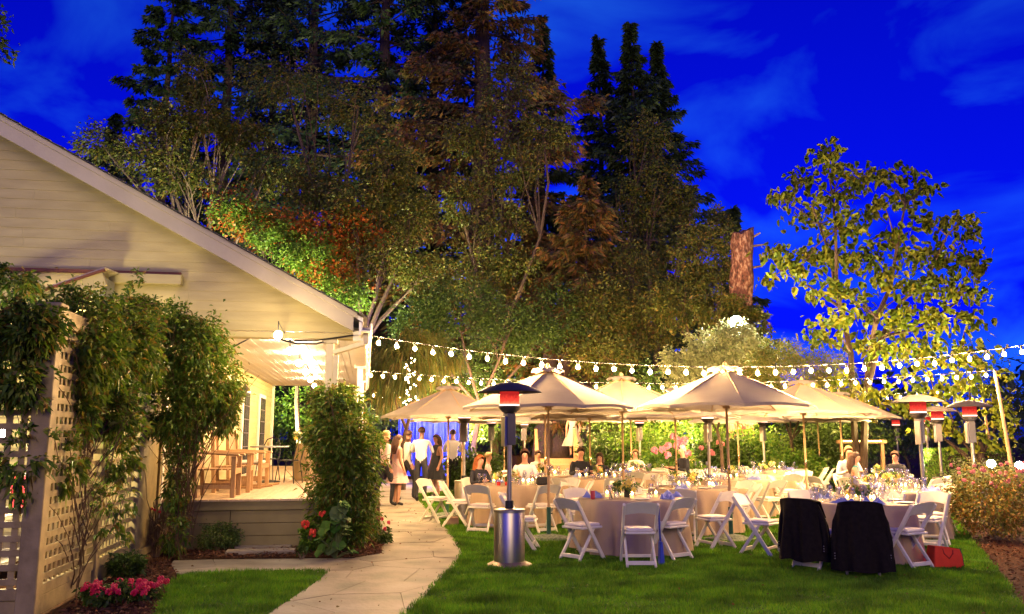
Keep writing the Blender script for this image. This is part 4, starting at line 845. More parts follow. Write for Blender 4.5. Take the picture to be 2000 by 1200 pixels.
# ------------------------------------------------------------------ string lights on poles
def strings(label, pts, n, Ys, mat=M_bulb):
    """bulbs along a sagging line through the given points"""
    t = thing('string_lights', label, 'string lights', (0, 0, 0), 0, 'festoon strings over the tables'); A, Bm, C = pts
    t.location = A; me = MB().lathe([(.001, -.052), (.016, -.047), (.029, -.029), (.03, -.009), (.02, .01), (.013, .021)], 8).mesh('bulb'); me.materials.append(mat)
    b = MB(); w_ = []
    # parabola in the plane A..C through Bm
    tb = (Bm - A).dot(C - A) / (C - A).length_squared; sag = (A.lerp(C, tb).z - Bm.z) / (4 * tb * (1 - tb)); rs = random.Random(n)
    f_ = lambda q: A.lerp(C, q) - Vector((0, 0, 4 * sag * q * (1 - q))) - A
    for i in range(n):
        q = (i + .5) / n; p = f_(q); o = bpy.data.objects.new('bulb', me); COL.objects.link(o); o.parent = t
        o.location = p + Vector((0, 0, -.05 + rs.uniform(-.015, .015))); b.lathe([(.016, -.03), (.019, -.03), (.019, .04), (.006, .05)], 6, Matrix.Translation(p)); w_.append(p)
    b.tube([f_(i / 60) + Vector((0, 0, .04)) for i in range(61)], .007, 4); b.build('wire', M_black, t); return t
e1, e2, e3 = H2W(.05, 13.4, 3.17), H2W(.05, 20.2, 3.17), H2W(.05, 27.6, 3.17)
e1 = P(722, 660, 14.0); e2 = P(713, 727, 21); e3 = P(722, 768, 30)
strings('nearest and highest string of bulbs from the eave to the right edge', (e1, P(1415, 722, 14.2), P(2045, 672, 14.3)), 38, 0)
strings('middle string of bulbs ending at the leaning wooden pole', (e2, P(1330, 753, 20), P(1940, 727, 18.8)), 47, 0)
strings('farthest and lowest string of bulbs behind the umbrellas', (e3, P(1330, 798, 27), P(1916, 753, 24.5)), 58, 0)
for a, bq, Y, lb in (((1943, 725), (1978, 925), 18.8, 'leaning wooden pole carrying the middle string of bulbs'), ((1916, 751), (1940, 925), 24.5, 'thinner leaning pole carrying the farthest string of bulbs'), ((2046, 668), (2075, 1010), 14.3, 'wooden pole just out of the right edge carrying the nearest string')):
    tp = P(*a, Y); bs = P(bq[0], bq[1], Y - .2); bs = tp + (bs - tp) * (tp.z / (tp.z - bs.z)); t = thing('light_pole', lb, 'pole', bs)
    MB().tube([(0, 0, -.05), (tp - bs) * .5, tp - bs], [.045, .04, .035], 8).build('shaft', M_pole, t, True)
    MB().tube([(tp - bs), (tp - bs) + Vector((-.03, 0, .05))], .01, 5).build('hook', M_metal, t)

# ------------------------------------------------------------------ folding chairs
def make_chair():
    t = thing('folding_chair', 'x', 'chair')
    for s in (-1, 1):
        MB().bar((s * .215, -.30, .80), (s * .2, .23, .0), .032, .052, (0, 1, 0)).build('upright', M_chair, t, bev=.006)
        b = MB(); b.bar((s * .172, .07, .44), (s * .18, -.24, 0), .03, .042, (0, 1, 0)); b.build('rear_leg', M_chair, t, bev=.006)
    n = 8; vs, fs = [], []
    for i in range(n + 1):
        q = i / n * 2 - 1; x = q * .205; y = -.028 * (1 - q * q); top = .80 + .032 * (1 - q * q) ; bot = .655 + .03 * (1 - q * q)
        ly = lambda z: -.30 + (.80 - z) * .663
        vs += [(x, ly(bot) + y - .009, bot), (x, ly(top) + y - .009, top), (x, ly(top) + y + .01, top), (x, ly(bot) + y + .01, bot)]
    for i in range(n):
        for j in range(4): fs.append((i * 4 + j, i * 4 + (j + 1) % 4, (i + 1) * 4 + (j + 1) % 4, (i + 1) * 4 + j))
    fs += [(3, 2, 1, 0), tuple(n * 4 + j for j in range(4))]
    MB().add(vs, fs).build('back_panel', M_chair, t, True)
    MB().box((0, .015, .43), (.39, .4, .03)).build('seat_frame', M_chair, t, bev=.008)
    MB().box((0, .015, .463), (.35, .36, .045)).build('seat_pad', M_pad, t, bev=.016)
    MB().bar((-.175, -.205, .065), (.175, -.205, .065), .025, .05).build('crossbar', M_chair, t, bev=.005)
    MB().bar((-.2, .165, .105), (.2, .165, .105), .022, .04).build('crossbar', M_chair, t, bev=.005)
    return t
chair0 = make_chair(); CU = []
CGRP = 'white folding chairs at the tables'; CH = []
def chair(x, y, face, label): o = place(chair0, CU, (x, y, 0), atan2(-face[0], face[1]), label, CGRP); CH.append((x, y)); return o
TB = dict(A=(1228, 12.75), B=(1003, 16.3), C=(1166, 18.7), D=(1345, 15.3), E=(1655, 11.95), F_=(1240, 21.8), G_=(1420, 18.3), I=(1480, 20.4), J=(1727, 14.6), K=(1700, 18.4), M=(1055, 20.2), N=(1345, 24), O=(1500, 23.6))
TD = dict(A='the black-vase table', B='the handbag table', C='the table behind the black-vase table', D='the table behind the square base', E='the jackets table', F_='the table of the grey-haired man', G_='the table right of the square base', I='the far table by the side table', J='the table behind the jackets table', K='the table of the woman in teal', M='the table behind the handbag table', N='the farthest centre table', O='the farthest right table')
TP = {k: Vector((px2x(px, Y), Y, 0)) for k, (px, Y) in TB.items()}
def toward(x, y, k, tw=0):
    d = TP[k] - Vector((x, y, 0)); d.normalize(); return (d.x * cos(tw) - d.y * sin(tw), d.x * sin(tw) + d.y * cos(tw))
def chp(px, py, k, lb, tw=0, dy=.2):
    g = G(px, py); return chair(g.x, g.y + dy, toward(g.x, g.y + dy, k, tw), lb)
chp(848, 1022, 'B', 'white folding chair farthest left, beside the path', -.1)
chp(890, 1030, 'B', 'white folding chair second from the left, over a small bag', -.15)
chp(940, 1042, 'B', 'white folding chair seen from behind just left of the front heater', .15)
chp(1020, 1078, 'A', 'white folding chair half hidden behind the front heater tank', -.1)
chp(1058, 1042, 'B', 'white folding chair between the heater and the green pole base', .1)
chp(1138, 1096, 'A', 'white folding chair at the front left of the black-vase table', -.12, .15)
chp(1250, 1108, 'A', 'frontmost white folding chair, nearest the camera, at the black-vase table', .1, .1)
chp(1312, 1092, 'A', 'white folding chair right of the frontmost one, at the black-vase table', .15, .1)
chp(1338, 1058, 'D', 'white folding chair just behind the black-vase table', .1, .1)
chp(1385, 1043, 'D', 'white folding chair left of the front right umbrella base', .1, .1)
chp(1452, 1040, 'D', 'white folding chair side-on right of the front right umbrella base', .2, .05)
chp(1492, 1085, 'E', 'white folding chair turned right, left of the black jackets', -.35, .12)
chp(1505, 1022, 'G_', 'white folding chair behind the one left of the jackets', .3, .1)
chp(1540, 1008, 'J', 'white folding chair standing askew between the tables', .9, .1)
jk1 = chp(1598, 1112, 'E', 'white folding chair under the left black jacket', -.05, .1)
jk2 = chp(1690, 1122, 'E', 'white folding chair under the right black jacket', .05, .1)
chp(1780, 1110, 'E', 'white folding chair beside the red bag', .12, .1)
chp(1815, 1075, 'E', 'white folding chair at the right side of the jackets table', .2, 0)
chp(1835, 1040, 'J', 'white folding chair behind the one at the right side of the jackets table', .1, 0)
chp(1862, 968, 'K', 'lone white folding chair on the mulch before the hedge', 1.9, .1)
WORD = ['right side', 'far right side', 'far side', 'far left side', 'left side', 'near left side', 'near side', 'near right side']
for k, skip in (('B', (4, 5, 6, 7)), ('C', ()), ('D', (5, 6, 7, 4)), ('A', (5, 6, 7, 4)), ('E', (4, 5, 6, 7, 0)), ('F_', (2,)), ('G_', (0, 7)), ('I', ()), ('J', (0, 7)), ('K', (3,)), ('M', ()), ('N', (2, 1, 3)), ('O', (2, 1, 3))):
    for j in range(8):
        if j in skip: continue
        a = j * pi / 4 + .2 * sin(j * 7 + ord(k[0])); r = 1.18 + .12 * sin(j * 3.3 + ord(k[0])); p = TP[k] + Vector((cos(a) * r, sin(a) * r, 0))
        if any((p.x - q[0]) ** 2 + (p.y - q[1]) ** 2 < .3 for q in CH): continue
        if any((p - TP[q]).length < 1.0 for q in TP): continue
        chair(p.x, p.y, toward(p.x, p.y, k, .25 * sin(j * 5.1 + ord(k[0]))), 'white folding chair on the %s of %s' % (WORD[j], TD[k]))

# ------------------------------------------------------------------ round tables with cloths
def make_table(k):
    R = .72 if k == 'E' else .77
    t = thing('round_table', 'champagne-clothed round table, ' + TD[k], 'table', TP[k], .3 * ord(k[0]), 'round tables on the lawn')
    MB().lathe([(R - .01, .735), (R - .01, .755)], 32).build('tabletop', M_wood, t)
    MB().lathe([(.3, 0), (.3, .04), (.05, .06), (.05, .73)], 10).build('pedestal', M_black, t)
    n = 96; rows = [(0.0, .762), (R * .6, .762), (R * .97, .762), (R, .757), (R + .012, .735), (R + .03, .55), (R + .05, .3), (R + .075, .03)]
    rs = random.Random(ord(k[0])); ph = [rs.uniform(0, 6.28) for i in range(4)]; vs, fs = [(0, 0, .762)], []
    for i, (r, z) in enumerate(rows[1:]):
        f = max(0, .76 - z) / .76
        for j in range(n):
            a = 2 * pi * j / n; wv = (.5 * sin(13 * a + ph[0]) + .5 * abs(sin(9.5 * a + ph[1])) + .4 * sin(7 * a + ph[2]) + .25 * sin(27 * a + ph[3]) - .2)
            rr = r + .085 * f ** .7 * wv * (i > 3); vs.append((rr * cos(a), rr * sin(a), z + (.01 * sin(5 * a) if i == 6 else 0)))
    for j in range(n): fs.append((0, 1 + j, 1 + (j + 1) % n))
    for i in range(len(rows) - 2):
        for j in range(n): a = 1 + i * n + j; c = 1 + i * n + (j + 1) % n; fs.append((a, a + n, c + n, c))
    MB().add(vs, fs).build('tablecloth', M_linen, t, True, ang=70); return t
for k in TB: make_table(k)
ZT = .765
# ------------------------------------------------------------------ things on the tables
def glass_mesh(pr, n=10): m_ = MB().lathe(pr, n, cap0=False, cap1=False).mesh('glass'); m_.materials.append(M_glass); m_.polygons.foreach_set('use_smooth', [True] * len(m_.polygons)); return m_
WINE = glass_mesh([(.034, 0), (.033, .004), (.006, .012), (.005, .095), (.02, .105), (.039, .135), (.041, .16), (.034, .205)])
FLUTE = glass_mesh([(.03, 0), (.029, .004), (.005, .012), (.005, .09), (.02, .12), (.026, .17), (.023, .235)])
TUMB = glass_mesh([(.03, .0), (.033, .01), (.036, .1)])
VOT = glass_mesh([(.034, .0), (.037, .01), (.039, .085)])
WAX = MB().lathe([(.03, .004), (.031, .05), (.008, .052)], 8).mesh('wax'); WAX.materials.append(M_wax)
FLM = MB().lathe([(.002, .05), (.012, .06), (.014, .072), (.006, .092), (.001, .102)], 6).mesh('flame'); FLM.materials.append(M_candle)
def one(me, nm, p, lab, cat, grp=None, rz=0): o = bpy.data.objects.new(nm, me); COL.objects.link(o); o.location = p; o.rotation_euler = (0, 0, rz); tag(o, lab, cat, grp); return o
fl_m = {}
for nm, mt in (('cream', M_cream_fl), ('peach', M_peach_fl), ('yellow', M_yel_fl)):
    b = MB(); rs_ = random.Random(3)
    for i in range(11):
        d = Vector((rs_.gauss(0, 1), rs_.gauss(0, 1), rs_.gauss(.4, 1))).normalized() * .03; b.ball(d, .024, 5, 3)
    fl_m[nm] = b.mesh('blossom'); fl_m[nm].materials.append(mt)
VCL = glass_mesh([(.045, 0), (.05, .01), (.05, .13)]); 
bv = MB().box((0, 0, .06), (.1, .1, .12)).mesh('vase', .004); bv.materials.append(M_black)
GR = leafm('bouquet_leaves', [(.06, .14, .02), (.12, .2, .03), (.2, .24, .05)], .4)
def bouquet(p, lab, rs, size=1., black=False):
    t = thing('flower_arrangement', lab, 'flowers', p, rs.uniform(0, 3), 'table flower arrangements')
    one(bv if black else VCL, 'vase', (0, 0, 0), None, None).parent = t
    for i in range(int(12 * size)):
        a = rs.uniform(0, 6.28); r = rs.uniform(0, .11) * size; z = .14 + rs.uniform(0, .11) * size - r * .3
        o = one(fl_m[rs.choice(('cream', 'cream', 'peach', 'yellow', 'yellow'))], 'blossom', (cos(a) * r, sin(a) * r, z), None, None); o.parent = t; s = rs.uniform(.7, 1.15); o.scale = (s, s, s)
    foliage('leaves', [((0, 0, .17), (.13 * size, .13 * size, .09 * size), 130, 12, .2)], .055, .03, GR, t); return t
NAP = []
for q in range(3):
    b = MB(); rs_ = random.Random(40 + q); n = 7; vs = [((i / (n - 1) - .5) * .3, (j / (n - 1) - .5) * .2, .006 + max(0, .055 * sin(i * 1.3 + q) * cos(j * 1.1 + q * 2) + .025 + rs_.uniform(-.012, .02)) * (0 < i < n - 1) * (0 < j < n - 1)) for j in range(n) for i in range(n)]
    b.add(vs, [(j * n + i, j * n + i + 1, (j + 1) * n + i + 1, (j + 1) * n + i) for j in range(n - 1) for i in range(n - 1)]); m_ = b.mesh('napkin'); m_.materials.append(M_napkin); NAP.append(m_)
PLT = MB().lathe([(.001, .004), (.08, .004), (.12, .014), (.125, .018), (.122, .018), (.08, .009), (.001, .009)], 20).mesh('plate'); PLT.materials.append(pm('white_china', (.75, .72, .68), None, 5, .25))
rs = random.Random(77); NG = dict(A=6, B=24, C=24, D=24, E=34, F_=22, G_=22, I=18, J=34, K=24, M=26, N=14, O=14)
for k in TB:
    c = TP[k] + Vector((0, 0, ZT)); d = TD[k]; occ = [(0, 0, .14)]
    def free(r0, r1, rad):
        for q in range(60):
            a = rs.uniform(0, 6.28); r = rs.uniform(r0, r1); x, y = r * cos(a), r * sin(a)
            if all((x - u) ** 2 + (y - v) ** 2 > (rad + s) ** 2 for u, v, s in occ): occ.append((x, y, rad)); return Vector((x, y, 0))
        return None
    bouquet(c + (Vector((0, 0, 0)) if k != 'A' else Vector((-.05, -.05, 0))), ('flowers in a black square vase on ' if k == 'A' else 'cream and peach flowers on ') + d, rs, 1.25 if k in 'EJ' else 1.0, k == 'A')
    if k in 'EJDAB':
        p = free(.25, .4, .1); 
        if p: bouquet(c + p, 'small yellow-green posy on ' + d, rs, .7)
    for i in range(5 if k in 'BCDEJGM' else 3):
        p = free(.16, .5, .04)
        if p is None: continue
        t = thing('votive_candle', 'glowing votive candle on ' + d, 'candle', c + p, 0, 'votive candles on the tables')
        one(VOT, 'glass', (0, 0, 0), None, None).parent = t; one(WAX, 'wax', (0, 0, 0), None, None).parent = t; one(FLM, 'flame', (0, 0, 0), None, None).parent = t
    for i in range(3 if k in 'AEDJ' else 1):
        p = free(.55, .68, .1)
        if p: one(NAP[i % 3], 'napkin', c + p, 'crumpled blue napkin on ' + d, 'napkin', 'blue napkins on the tables', rs.uniform(0, 3))
    for i in range(NG[k]):
        p = free(.28, .72, .036)
        if p is None: continue
        q = rs.random(); me, nm, lb = (WINE, 'wine_glass', 'clear stemmed wine glass on ') if q < .62 else ((FLUTE, 'champagne_flute', 'slim clear champagne flute on ') if q < .78 else (TUMB, 'tumbler', 'short clear tumbler on '))
        one(me, nm, c + p, lb + d, 'glass', 'glassware on the tables')
    for i in range(3 if k in 'ACDEJ' else 1):
        p = free(.45, .65, .12)
        if p: one(PLT, 'plate', c + p, 'white dinner plate on ' + d, 'plate', 'plates on the tables')
# single items
can = thing('drink_can', 'red drink can at the left of the black-vase table', 'can', Vector((*P(1158, 975, 12.3).xy, ZT)))
MB().lathe([(.026, 0), (.033, .008), (.033, .11), (.027, .122)], 14).build('body', pm('red_can', (.5, .02, .03), None, 9, .3), can, True); MB().lathe([(.001, .119), (.026, .121), (.0265, .124)], 14).build('lid', M_steel, can)
fr = thing('table_card', 'small dark table card leaning beside the black vase', 'card', Vector((*P(1195, 970, 12.45).xy, ZT)))
MB().box((0, 0, .08), (.008, .12, .16), Matrix.Rotation(-.25, 4, 'Y')).build('card', M_black, fr)
for px, py, lb in ((1098, 946, 'first small red votive glass on the handbag table'),): pass
for px, lb in ((974, 'left small red votive holder on the handbag table'), (990, 'right small red votive holder on the handbag table')):
    p = P(px, 946, 15.75); t = thing('votive_holder', lb, 'candle holder', (p.x, p.y, ZT)); MB().lathe([(.03, 0), (.034, .01), (.034, .065), (.03, .065), (.028, .02)], 10).build('cup', pm('red_glass', (.7, .04, .03), None, 5, .2), t, True)
hb = thing('handbag', 'black quilted handbag standing on the left table', 'handbag', Vector((*P(1060, 945, 15.9).xy, ZT)), .2)
b = MB(); b.box((0, 0, .075), (.25, .11, .15)); b.build('body', pm('black_leather', (.015, .014, .014), None, 30, .3, .6, bscale=45), hb, bev=.03)
MB().tube([(-.1, 0, .14), (-.08, -.02, .2), (0, -.03, .225), (.08, -.02, .2), (.1, 0, .14)], .008, 6).build('strap', M_steel, hb)
MB().box((0, -.06, .11), (.2, .012, .07)).build('flap', M_black, hb, bev=.004)
# red bag on the grass
rb = thing('tote_bag', 'open bright red tote bag on the grass at the right', 'bag', G(1845, 1108), .15)
vs = []
for z, sx, sy in ((0, .2, .1), (.02, .205, .105), (.15, .195, .1), (.27, .17, .085)): vs += [(-sx, -sy, z), (sx * 1.0, -sy, z - (.04 if z > .2 else 0)), (sx, sy, z - (.04 if z > .2 else 0)), (-sx * .95, sy, z)]
fs = [(3, 2, 1, 0)] + [(i * 4 + j, i * 4 + (j + 1) % 4, (i + 1) * 4 + (j + 1) % 4, (i + 1) * 4 + j) for i in range(3) for j in range(4)]
MB().add(vs, fs).build('body', M_red, rb, bev=.008)
MB().box((.02, .0, .2), (.26, .12, .05)).build('contents', pm('pale_cloth', (.5, .5, .52), (.2, .22, .3), 14, .8), rb, bev=.012)
MB().tube([(.198, -.1, .02), (.19, -.102, .15), (.165, -.09, .24)], .006, 5).build('piping', M_black, rb)
for s in (-1, 1): MB().tube([(-.07, s * .085, .24), (-.06, s * .1, .18), (.0, s * .108, .12), (.06, s * .1, .18), (.07, s * .085, .22)], .007, 5).build('handle', pm('dark_red_strap', (.3, .02, .01), None, 8, .7), rb)
tn = thing('shoulder_bag', 'small tan bag on the grass under the left chairs', 'bag', G(893, 1030), .5)
MB().box((0, .2, .09), (.22, .12, .18)).build('body', pm('tan_leather', (.4, .25, .16), None, 9, .5), tn, bev=.03); MB().tube([(-.09, .2, .17), (0, .2, .26), (.09, .2, .17)], .009, 5).build('strap', pm('brown_leather', (.14, .05, .025), None, 9, .5), tn)
bb = thing('gift_bag', 'narrow blue bag hanging between the two front chairs', 'bag', G(1291, 1104), .1)
MB().add([(-.03, -.06, 0), (.04, -.06, 0), (.04, .06, 0), (-.03, .06, 0), (-.015, -.05, .3), (.02, -.05, .3), (.02, .05, .3), (-.015, .05, .3)], [(3, 2, 1, 0), (4, 5, 6, 7), (0, 1, 5, 4), (1, 2, 6, 5), (2, 3, 7, 6), (3, 0, 4, 7)]).build('body', pm('blue_satin', (.03, .06, .42), None, 5, .35), bb, bev=.01)
MB().tube([(0, 0, .29), (-.01, 0, .6), (-.012, 0, .74)], .014, 5).build('strap', pm('blue_satin2', (.02, .04, .3), None, 5, .4), bb)
# jackets draped over the two chairs
def jacket(ch, lab, wd, hem, seed):
    t = thing('suit_jacket', lab, 'jacket', ch.location, ch.rotation_euler.z); n, m = 26, 14; vs, fs = [], []; rs_ = random.Random(seed)
    for j in range(m + 1):
        q = j / m; z = .885 - (.885 - hem) * q
        for i in range(n + 1):
            p = i / n * 2 - 1; ed = abs(p) ** 3
            w_ = (.25 + (wd + .03 - .25) * min(1, q * 1.15) ** .8); x = p * w_
            y = -.34 - .05 * (1 - p * p) - .06 * q + .16 * ed * min(1, q * 2.2) + .045 * sin(p * 6.5 + seed + q * 1.6) * q ** .7 + .02 * sin(p * 14 + seed - q * 2) * q ** .7
            zz = z - (.03 * ed if j < 5 else 0) - .02 * abs(sin(p * 3 + seed)) * q + (.0 if j else -.0)
            vs.append((x, y, zz))
    for j in range(m):
        for i in range(n): a = j * (n + 1) + i; fs.append((a, a + 1, a + n + 2, a + n + 1))
    o = len(vs)
    for i in range(n + 1):             # the collar folding over the back of the chair
        p = i / n * 2 - 1; vs.append((p * .245, -.25 + .03 * abs(p), .875 - .03 * abs(p) ** 3))
    for i in range(n + 1):
        p = i / n * 2 - 1; vs.append((p * .245, -.15 + .05 * abs(p), .64))
    for i in range(n): fs.append((i, o + i, o + i + 1, i + 1)); fs.append((o + i, o + n + 1 + i, o + n + 2 + i, o + i + 1))
    MB().add(vs, fs).build('body', M_jacket, t, True, ang=80)
    for s in (-1, 1):
        MB().tube([(s * .215, -.28, .8), (s * (wd - .06), -.25, .62), (s * (wd - .03), -.25, .4), (s * (wd - .02), -.27, hem + .1)], [.035, .05, .048, .042], 9).build('sleeve', M_jacket, t, True)
        for q in range(3): MB().ball((s * (wd - .02), -.312, hem + .12 + q * .03), .008, 6, 4).build('button', pm('grey_button', (.2, .18, .16), None, 5, .4), t)
    return t
jacket(jk1, 'black suit jacket draped over the left of the two front right chairs', .33, .14, 1)
jacket(jk2, 'black suit jacket draped over the right of the two front right chairs', .33, .08, 4)

# ------------------------------------------------------------------ umbrellas
def make_umbrella(R=1.46, zr_=2.1, za_=2.73):
    t = thing('market_umbrella', 'x', 'umbrella'); n = 8
    def S(r, a, k):                    # canopy surface: taut ribs, panels sagging between them
        s = sin((a * n / (2 * pi) % 1) * pi) ; q_ = (a * n / (2 * pi) % 1 - .5) * 2 * pi / n; rr = r * R * cos(pi / n) / cos(q_); z = za_ - (za_ - zr_) * (r ** 1.0) - .035 * s * r * (1.1 - r) + .035 * s * r ** 5
        return (rr * cos(a), rr * sin(a), z)
    for k in range(n):
        vs, fs = [], []; m, w_ = 7, 6
        for i in range(m):
            for j in range(w_ + 1): vs.append(S(.1 + .9 * i / (m - 1), 2 * pi * (k + j / w_ * .9999 + .00005) / n, k))
        for i in range(m - 1):
            for j in range(w_): a = i * (w_ + 1) + j; fs.append((a, a + w_ + 1, a + w_ + 2, a + 1))
        e = len(vs)                    # a narrow hem
        for j in range(w_ + 1): x, y, z = vs[(m - 1) * (w_ + 1) + j]; vs.append((x, y, z - .045))
        for j in range(w_): a = (m - 1) * (w_ + 1) + j; fs.append((a, e + j, e + j + 1, a + 1))
        MB().add(vs, fs).build('canopy_panel', M_canvas, t, True, ang=60)
        a = 2 * pi * k / n; q = Vector((cos(a), sin(a), 0))
        rb_ = MB().tube([q * .05 + Vector((0, 0, za_ - .03)), q * R * .5 + Vector((0, 0, (za_ * .54 + zr_ * .46) - .02)), q * R * .985 + Vector((0, 0, zr_ - .015))], .012, 5).build('rib', M_pole, t)
        MB().tube([q * .05 + Vector((0, 0, za_ - .62)), q * R * .5 + Vector((0, 0, (za_ * .54 + zr_ * .46) - .03))], .011, 5).build('strut', M_pole, rb_)
    b = MB(); vs, fs = [(0, 0, za_ + .05)], []
    for i, (r, z) in enumerate(((.08, .035), (.17, .0), (.215, -.035))):
        for j in range(32): a = 2 * pi * j / 32; vs.append((r * R * (.9 - (.04 * (j % 4 == 2)) * (i == 2)) * cos(a), r * R * .9 * sin(a), za_ + z + .022 * (i > 0) * cos(a * 8)))
    for j in range(32): fs.append((0, 1 + j, 1 + (j + 1) % 32))
    for i in range(2):
        for j in range(32): a = 1 + i * 32 + j; c = 1 + i * 32 + (j + 1) % 32; fs.append((a, a + 32, c + 32, c))
    MB().add(vs, fs).build('vent_cap', M_canvas, t, True, ang=70)
    MB().lathe([(.03, za_ + .03), (.035, za_ + .07), (.02, za_ + .1), (.001, za_ + .12)], 8).build('finial', M_pole, t, True)
    MB().lathe([(.06, za_ - .66), (.065, za_ - .58), (.03, za_ - .56)], 10).build('hub', M_pole, t, True)
    MB().tube([(0, 0, .85), (0, 0, za_)], .021, 10).build('upper_pole', M_pole, t, True); MB().tube([(0, 0, .03), (0, 0, 1.15)], .023, 10).build('lower_pole', M_pole, t, True)
    MB().lathe([(.022, 1.02), (.026, 1.025), (.026, 1.16), (.022, 1.17)], 10).build('ferrule', pm('brass', (.7, .52, .25), None, 5, .25, metal=1), t, True)
    return t
umb0 = make_umbrella(); UU = []
UMB = [(1070, 14.0, 'umbrella over the front heater, standing in a round green base', 1), (1415, 14.05, 'front right umbrella with dark shaded panels over a green pole base', 1), (877, 18, 'leftmost beige umbrella beside the path', 0), (1213, 16.3, 'beige umbrella between the two front ones', 0), (1563, 17.2, 'beige umbrella right of the front right one', 0), (904, 22.5, 'beige umbrella half hidden behind the leftmost one', 0), (1634, 22.5, 'rightmost of the beige umbrellas', 0), (1315, 19.4, 'beige umbrella whose underside shows behind the front right one', 0), (1150, 20.5, 'far beige umbrella below the front heater umbrella', 0), (1064, 19.2, 'beige umbrella behind the front heater', 0), (1435, 24, 'far beige umbrella behind the front right pole', 0), (1590, 25, 'far beige umbrella beneath the right one', 0), (1229, 25.5, 'far beige umbrella behind the middle ones', 0), (985, 24.5, 'far beige umbrella behind the left heaters', 0)]
for i, (px, Y, lb, base) in enumerate(UMB):
    x = px2x(px, Y) ; o = place(umb0, UU, (x, Y, 0), .35 + .37 * i, lb, 'beige market umbrellas'); s = 1 + .02 * sin(i * 2.3); o.scale = (s, s, s * (1.0 if i else 1.005))
for i, (px, Y) in enumerate(((1070, 14.0), (1415, 14.05), (1562, 17.2), (1213, 16.3), (877, 18))):
    x = px2x(px, Y); t = thing('umbrella_base', ['round pebbled umbrella base with a green tube by the front heater', 'square pebbled umbrella base with a green tube on the front lawn', 'umbrella base under the right umbrella', 'umbrella base under the middle umbrella', 'green umbrella base behind the left chairs'][i], 'umbrella base', (x, Y, 0), .7, 'umbrella bases')
    if i != 1: MB().lathe([(.33, 0), (.34, .03), (.3, .06), (.12, .09), (.05, .1)], 24).build('foot', M_stonebase, t)
    else: MB().prism([(-.3, -.3), (.3, -.3), (.3, .3), (-.3, .3)], 0, .035).build('tray', M_stonebase, t, bev=.01); MB().lathe([(.27, .036), (.2, .07), (.05, .095)], 18).build('foot', M_stonebase, t)
    MB().tube([(0, 0, .06), (0, 0, .52)], .036, 12).build('tube', M_green, t, True); MB().tube([(.03, 0, .42), (.075, 0, .42)], .012, 6).build('clamp_knob', M_black, t)

# ------------------------------------------------------------------ patio heaters
def make_heater(dark=False):
    t = thing('patio_heater', 'x', 'patio heater')
    MB().lathe([(.29, 0), (.29, .02), (.22, .05), (.2, .06)], 24).build('base', pm('bronze_base', (.28, .2, .14), None, 8, .4, metal=.5), t, True)
    tk = MB().lathe([(.2, .06), (.2, .715), (.195, .725), (.06, .73)], 32).build('tank_housing', M_steel, t, True)
    MB().lathe([(.203, .685), (.206, .687), (.206, .72), (.2, .727)], 32, cap0=False, cap1=False).build('rim', M_steel, tk); MB().box((.199, 0, .45), (.02, .05, .1)).build('handle', M_black, tk, bev=.006)
    MB().lathe([(.055, .725), (.055, .83), (.04, .835)], 12).build('collar', M_black, t, True)
    MB().tube([(0, 0, .83), (0, 0, 1.62)], .032, 12).build('pole', M_steel, t, True)
    MB().box((0, -.0, 1.77), (.13, .12, .42)).build('control_box', pm('control_box_steel', (.13, .12, .12), None, 5, .45, metal=.5), t, bev=.006); MB().box((-.085, .0, 1.74), (.035, .1, .4)).build('side_cover', M_steel, t, bev=.004)
    MB().lathe([(.05, 1.97), (.1, 2.0), (.14, 2.05), (.147, 2.075), (.14, 2.08)], 20).build('burner_bowl', M_bronze, t, True)
    MB().lathe([(.128, 2.075), (.132, 2.1)], 20, cap0=False, cap1=False).build('flame_ring', M_flame, t)
    MB().lathe([(.13, 2.1), (.13, 2.27)], 20, cap0=False, cap1=False).build('emitter_screen', M_emit, t)
    MB().lathe([(.135, 2.27), (.14, 2.275), (.14, 2.3), (.1, 2.31)], 20, cap0=False).build('top_ring', M_bronze, t)
    pr = [(.43, 2.265), (.42, 2.275), (.3, 2.335), (.17, 2.38), (.04, 2.4), (.001, 2.4)]
    MB().lathe(pr + [(.04, 2.393), (.17, 2.372), (.3, 2.327), (.43, 2.262)][0:], 28, cap0=False, cap1=False).build('reflector_hood', M_bronze, t, True, ang=60)
    MB().ball((0, 0, 2.405), .02, 6, 4).build('hood_nut', M_steel, t)
    return t
h0 = make_heater(); HU = []
for px, Y, lb in ((995, 11.3, 'tall steel patio heater with glowing red head standing alone in front'), (908, 18.6, 'steel patio heater with domed tank behind the left chairs'), (960, 25.5, 'far patio heater with orange glow left of the front heater'), (1024, 29, 'farthest left patio heater, small, behind the front heater'), (1246, 25.5, 'patio heater in the centre background before the hydrangea'), (1378, 19, 'patio heater behind the front right umbrella'), (1484, 24, 'patio heater right of the front right umbrella pole'), (1786, 14.6, 'patio heater with red head at the right of the tables'), (1822, 20, 'unlit-looking patio heater with wide dark hood on the right'), (1799, 26, 'small far patio heater behind the red-headed right one'), (1885, 16.9, 'patio heater standing in the mulch at the far right'), (1741, 30, 'tiny far patio heater right of the rightmost umbrella')):
    o = place(h0, HU, (px2x(px, Y), Y, 0), -.1 + .9 * sin(px), lb, 'patio heaters'); o.scale = (1, 1, .985)

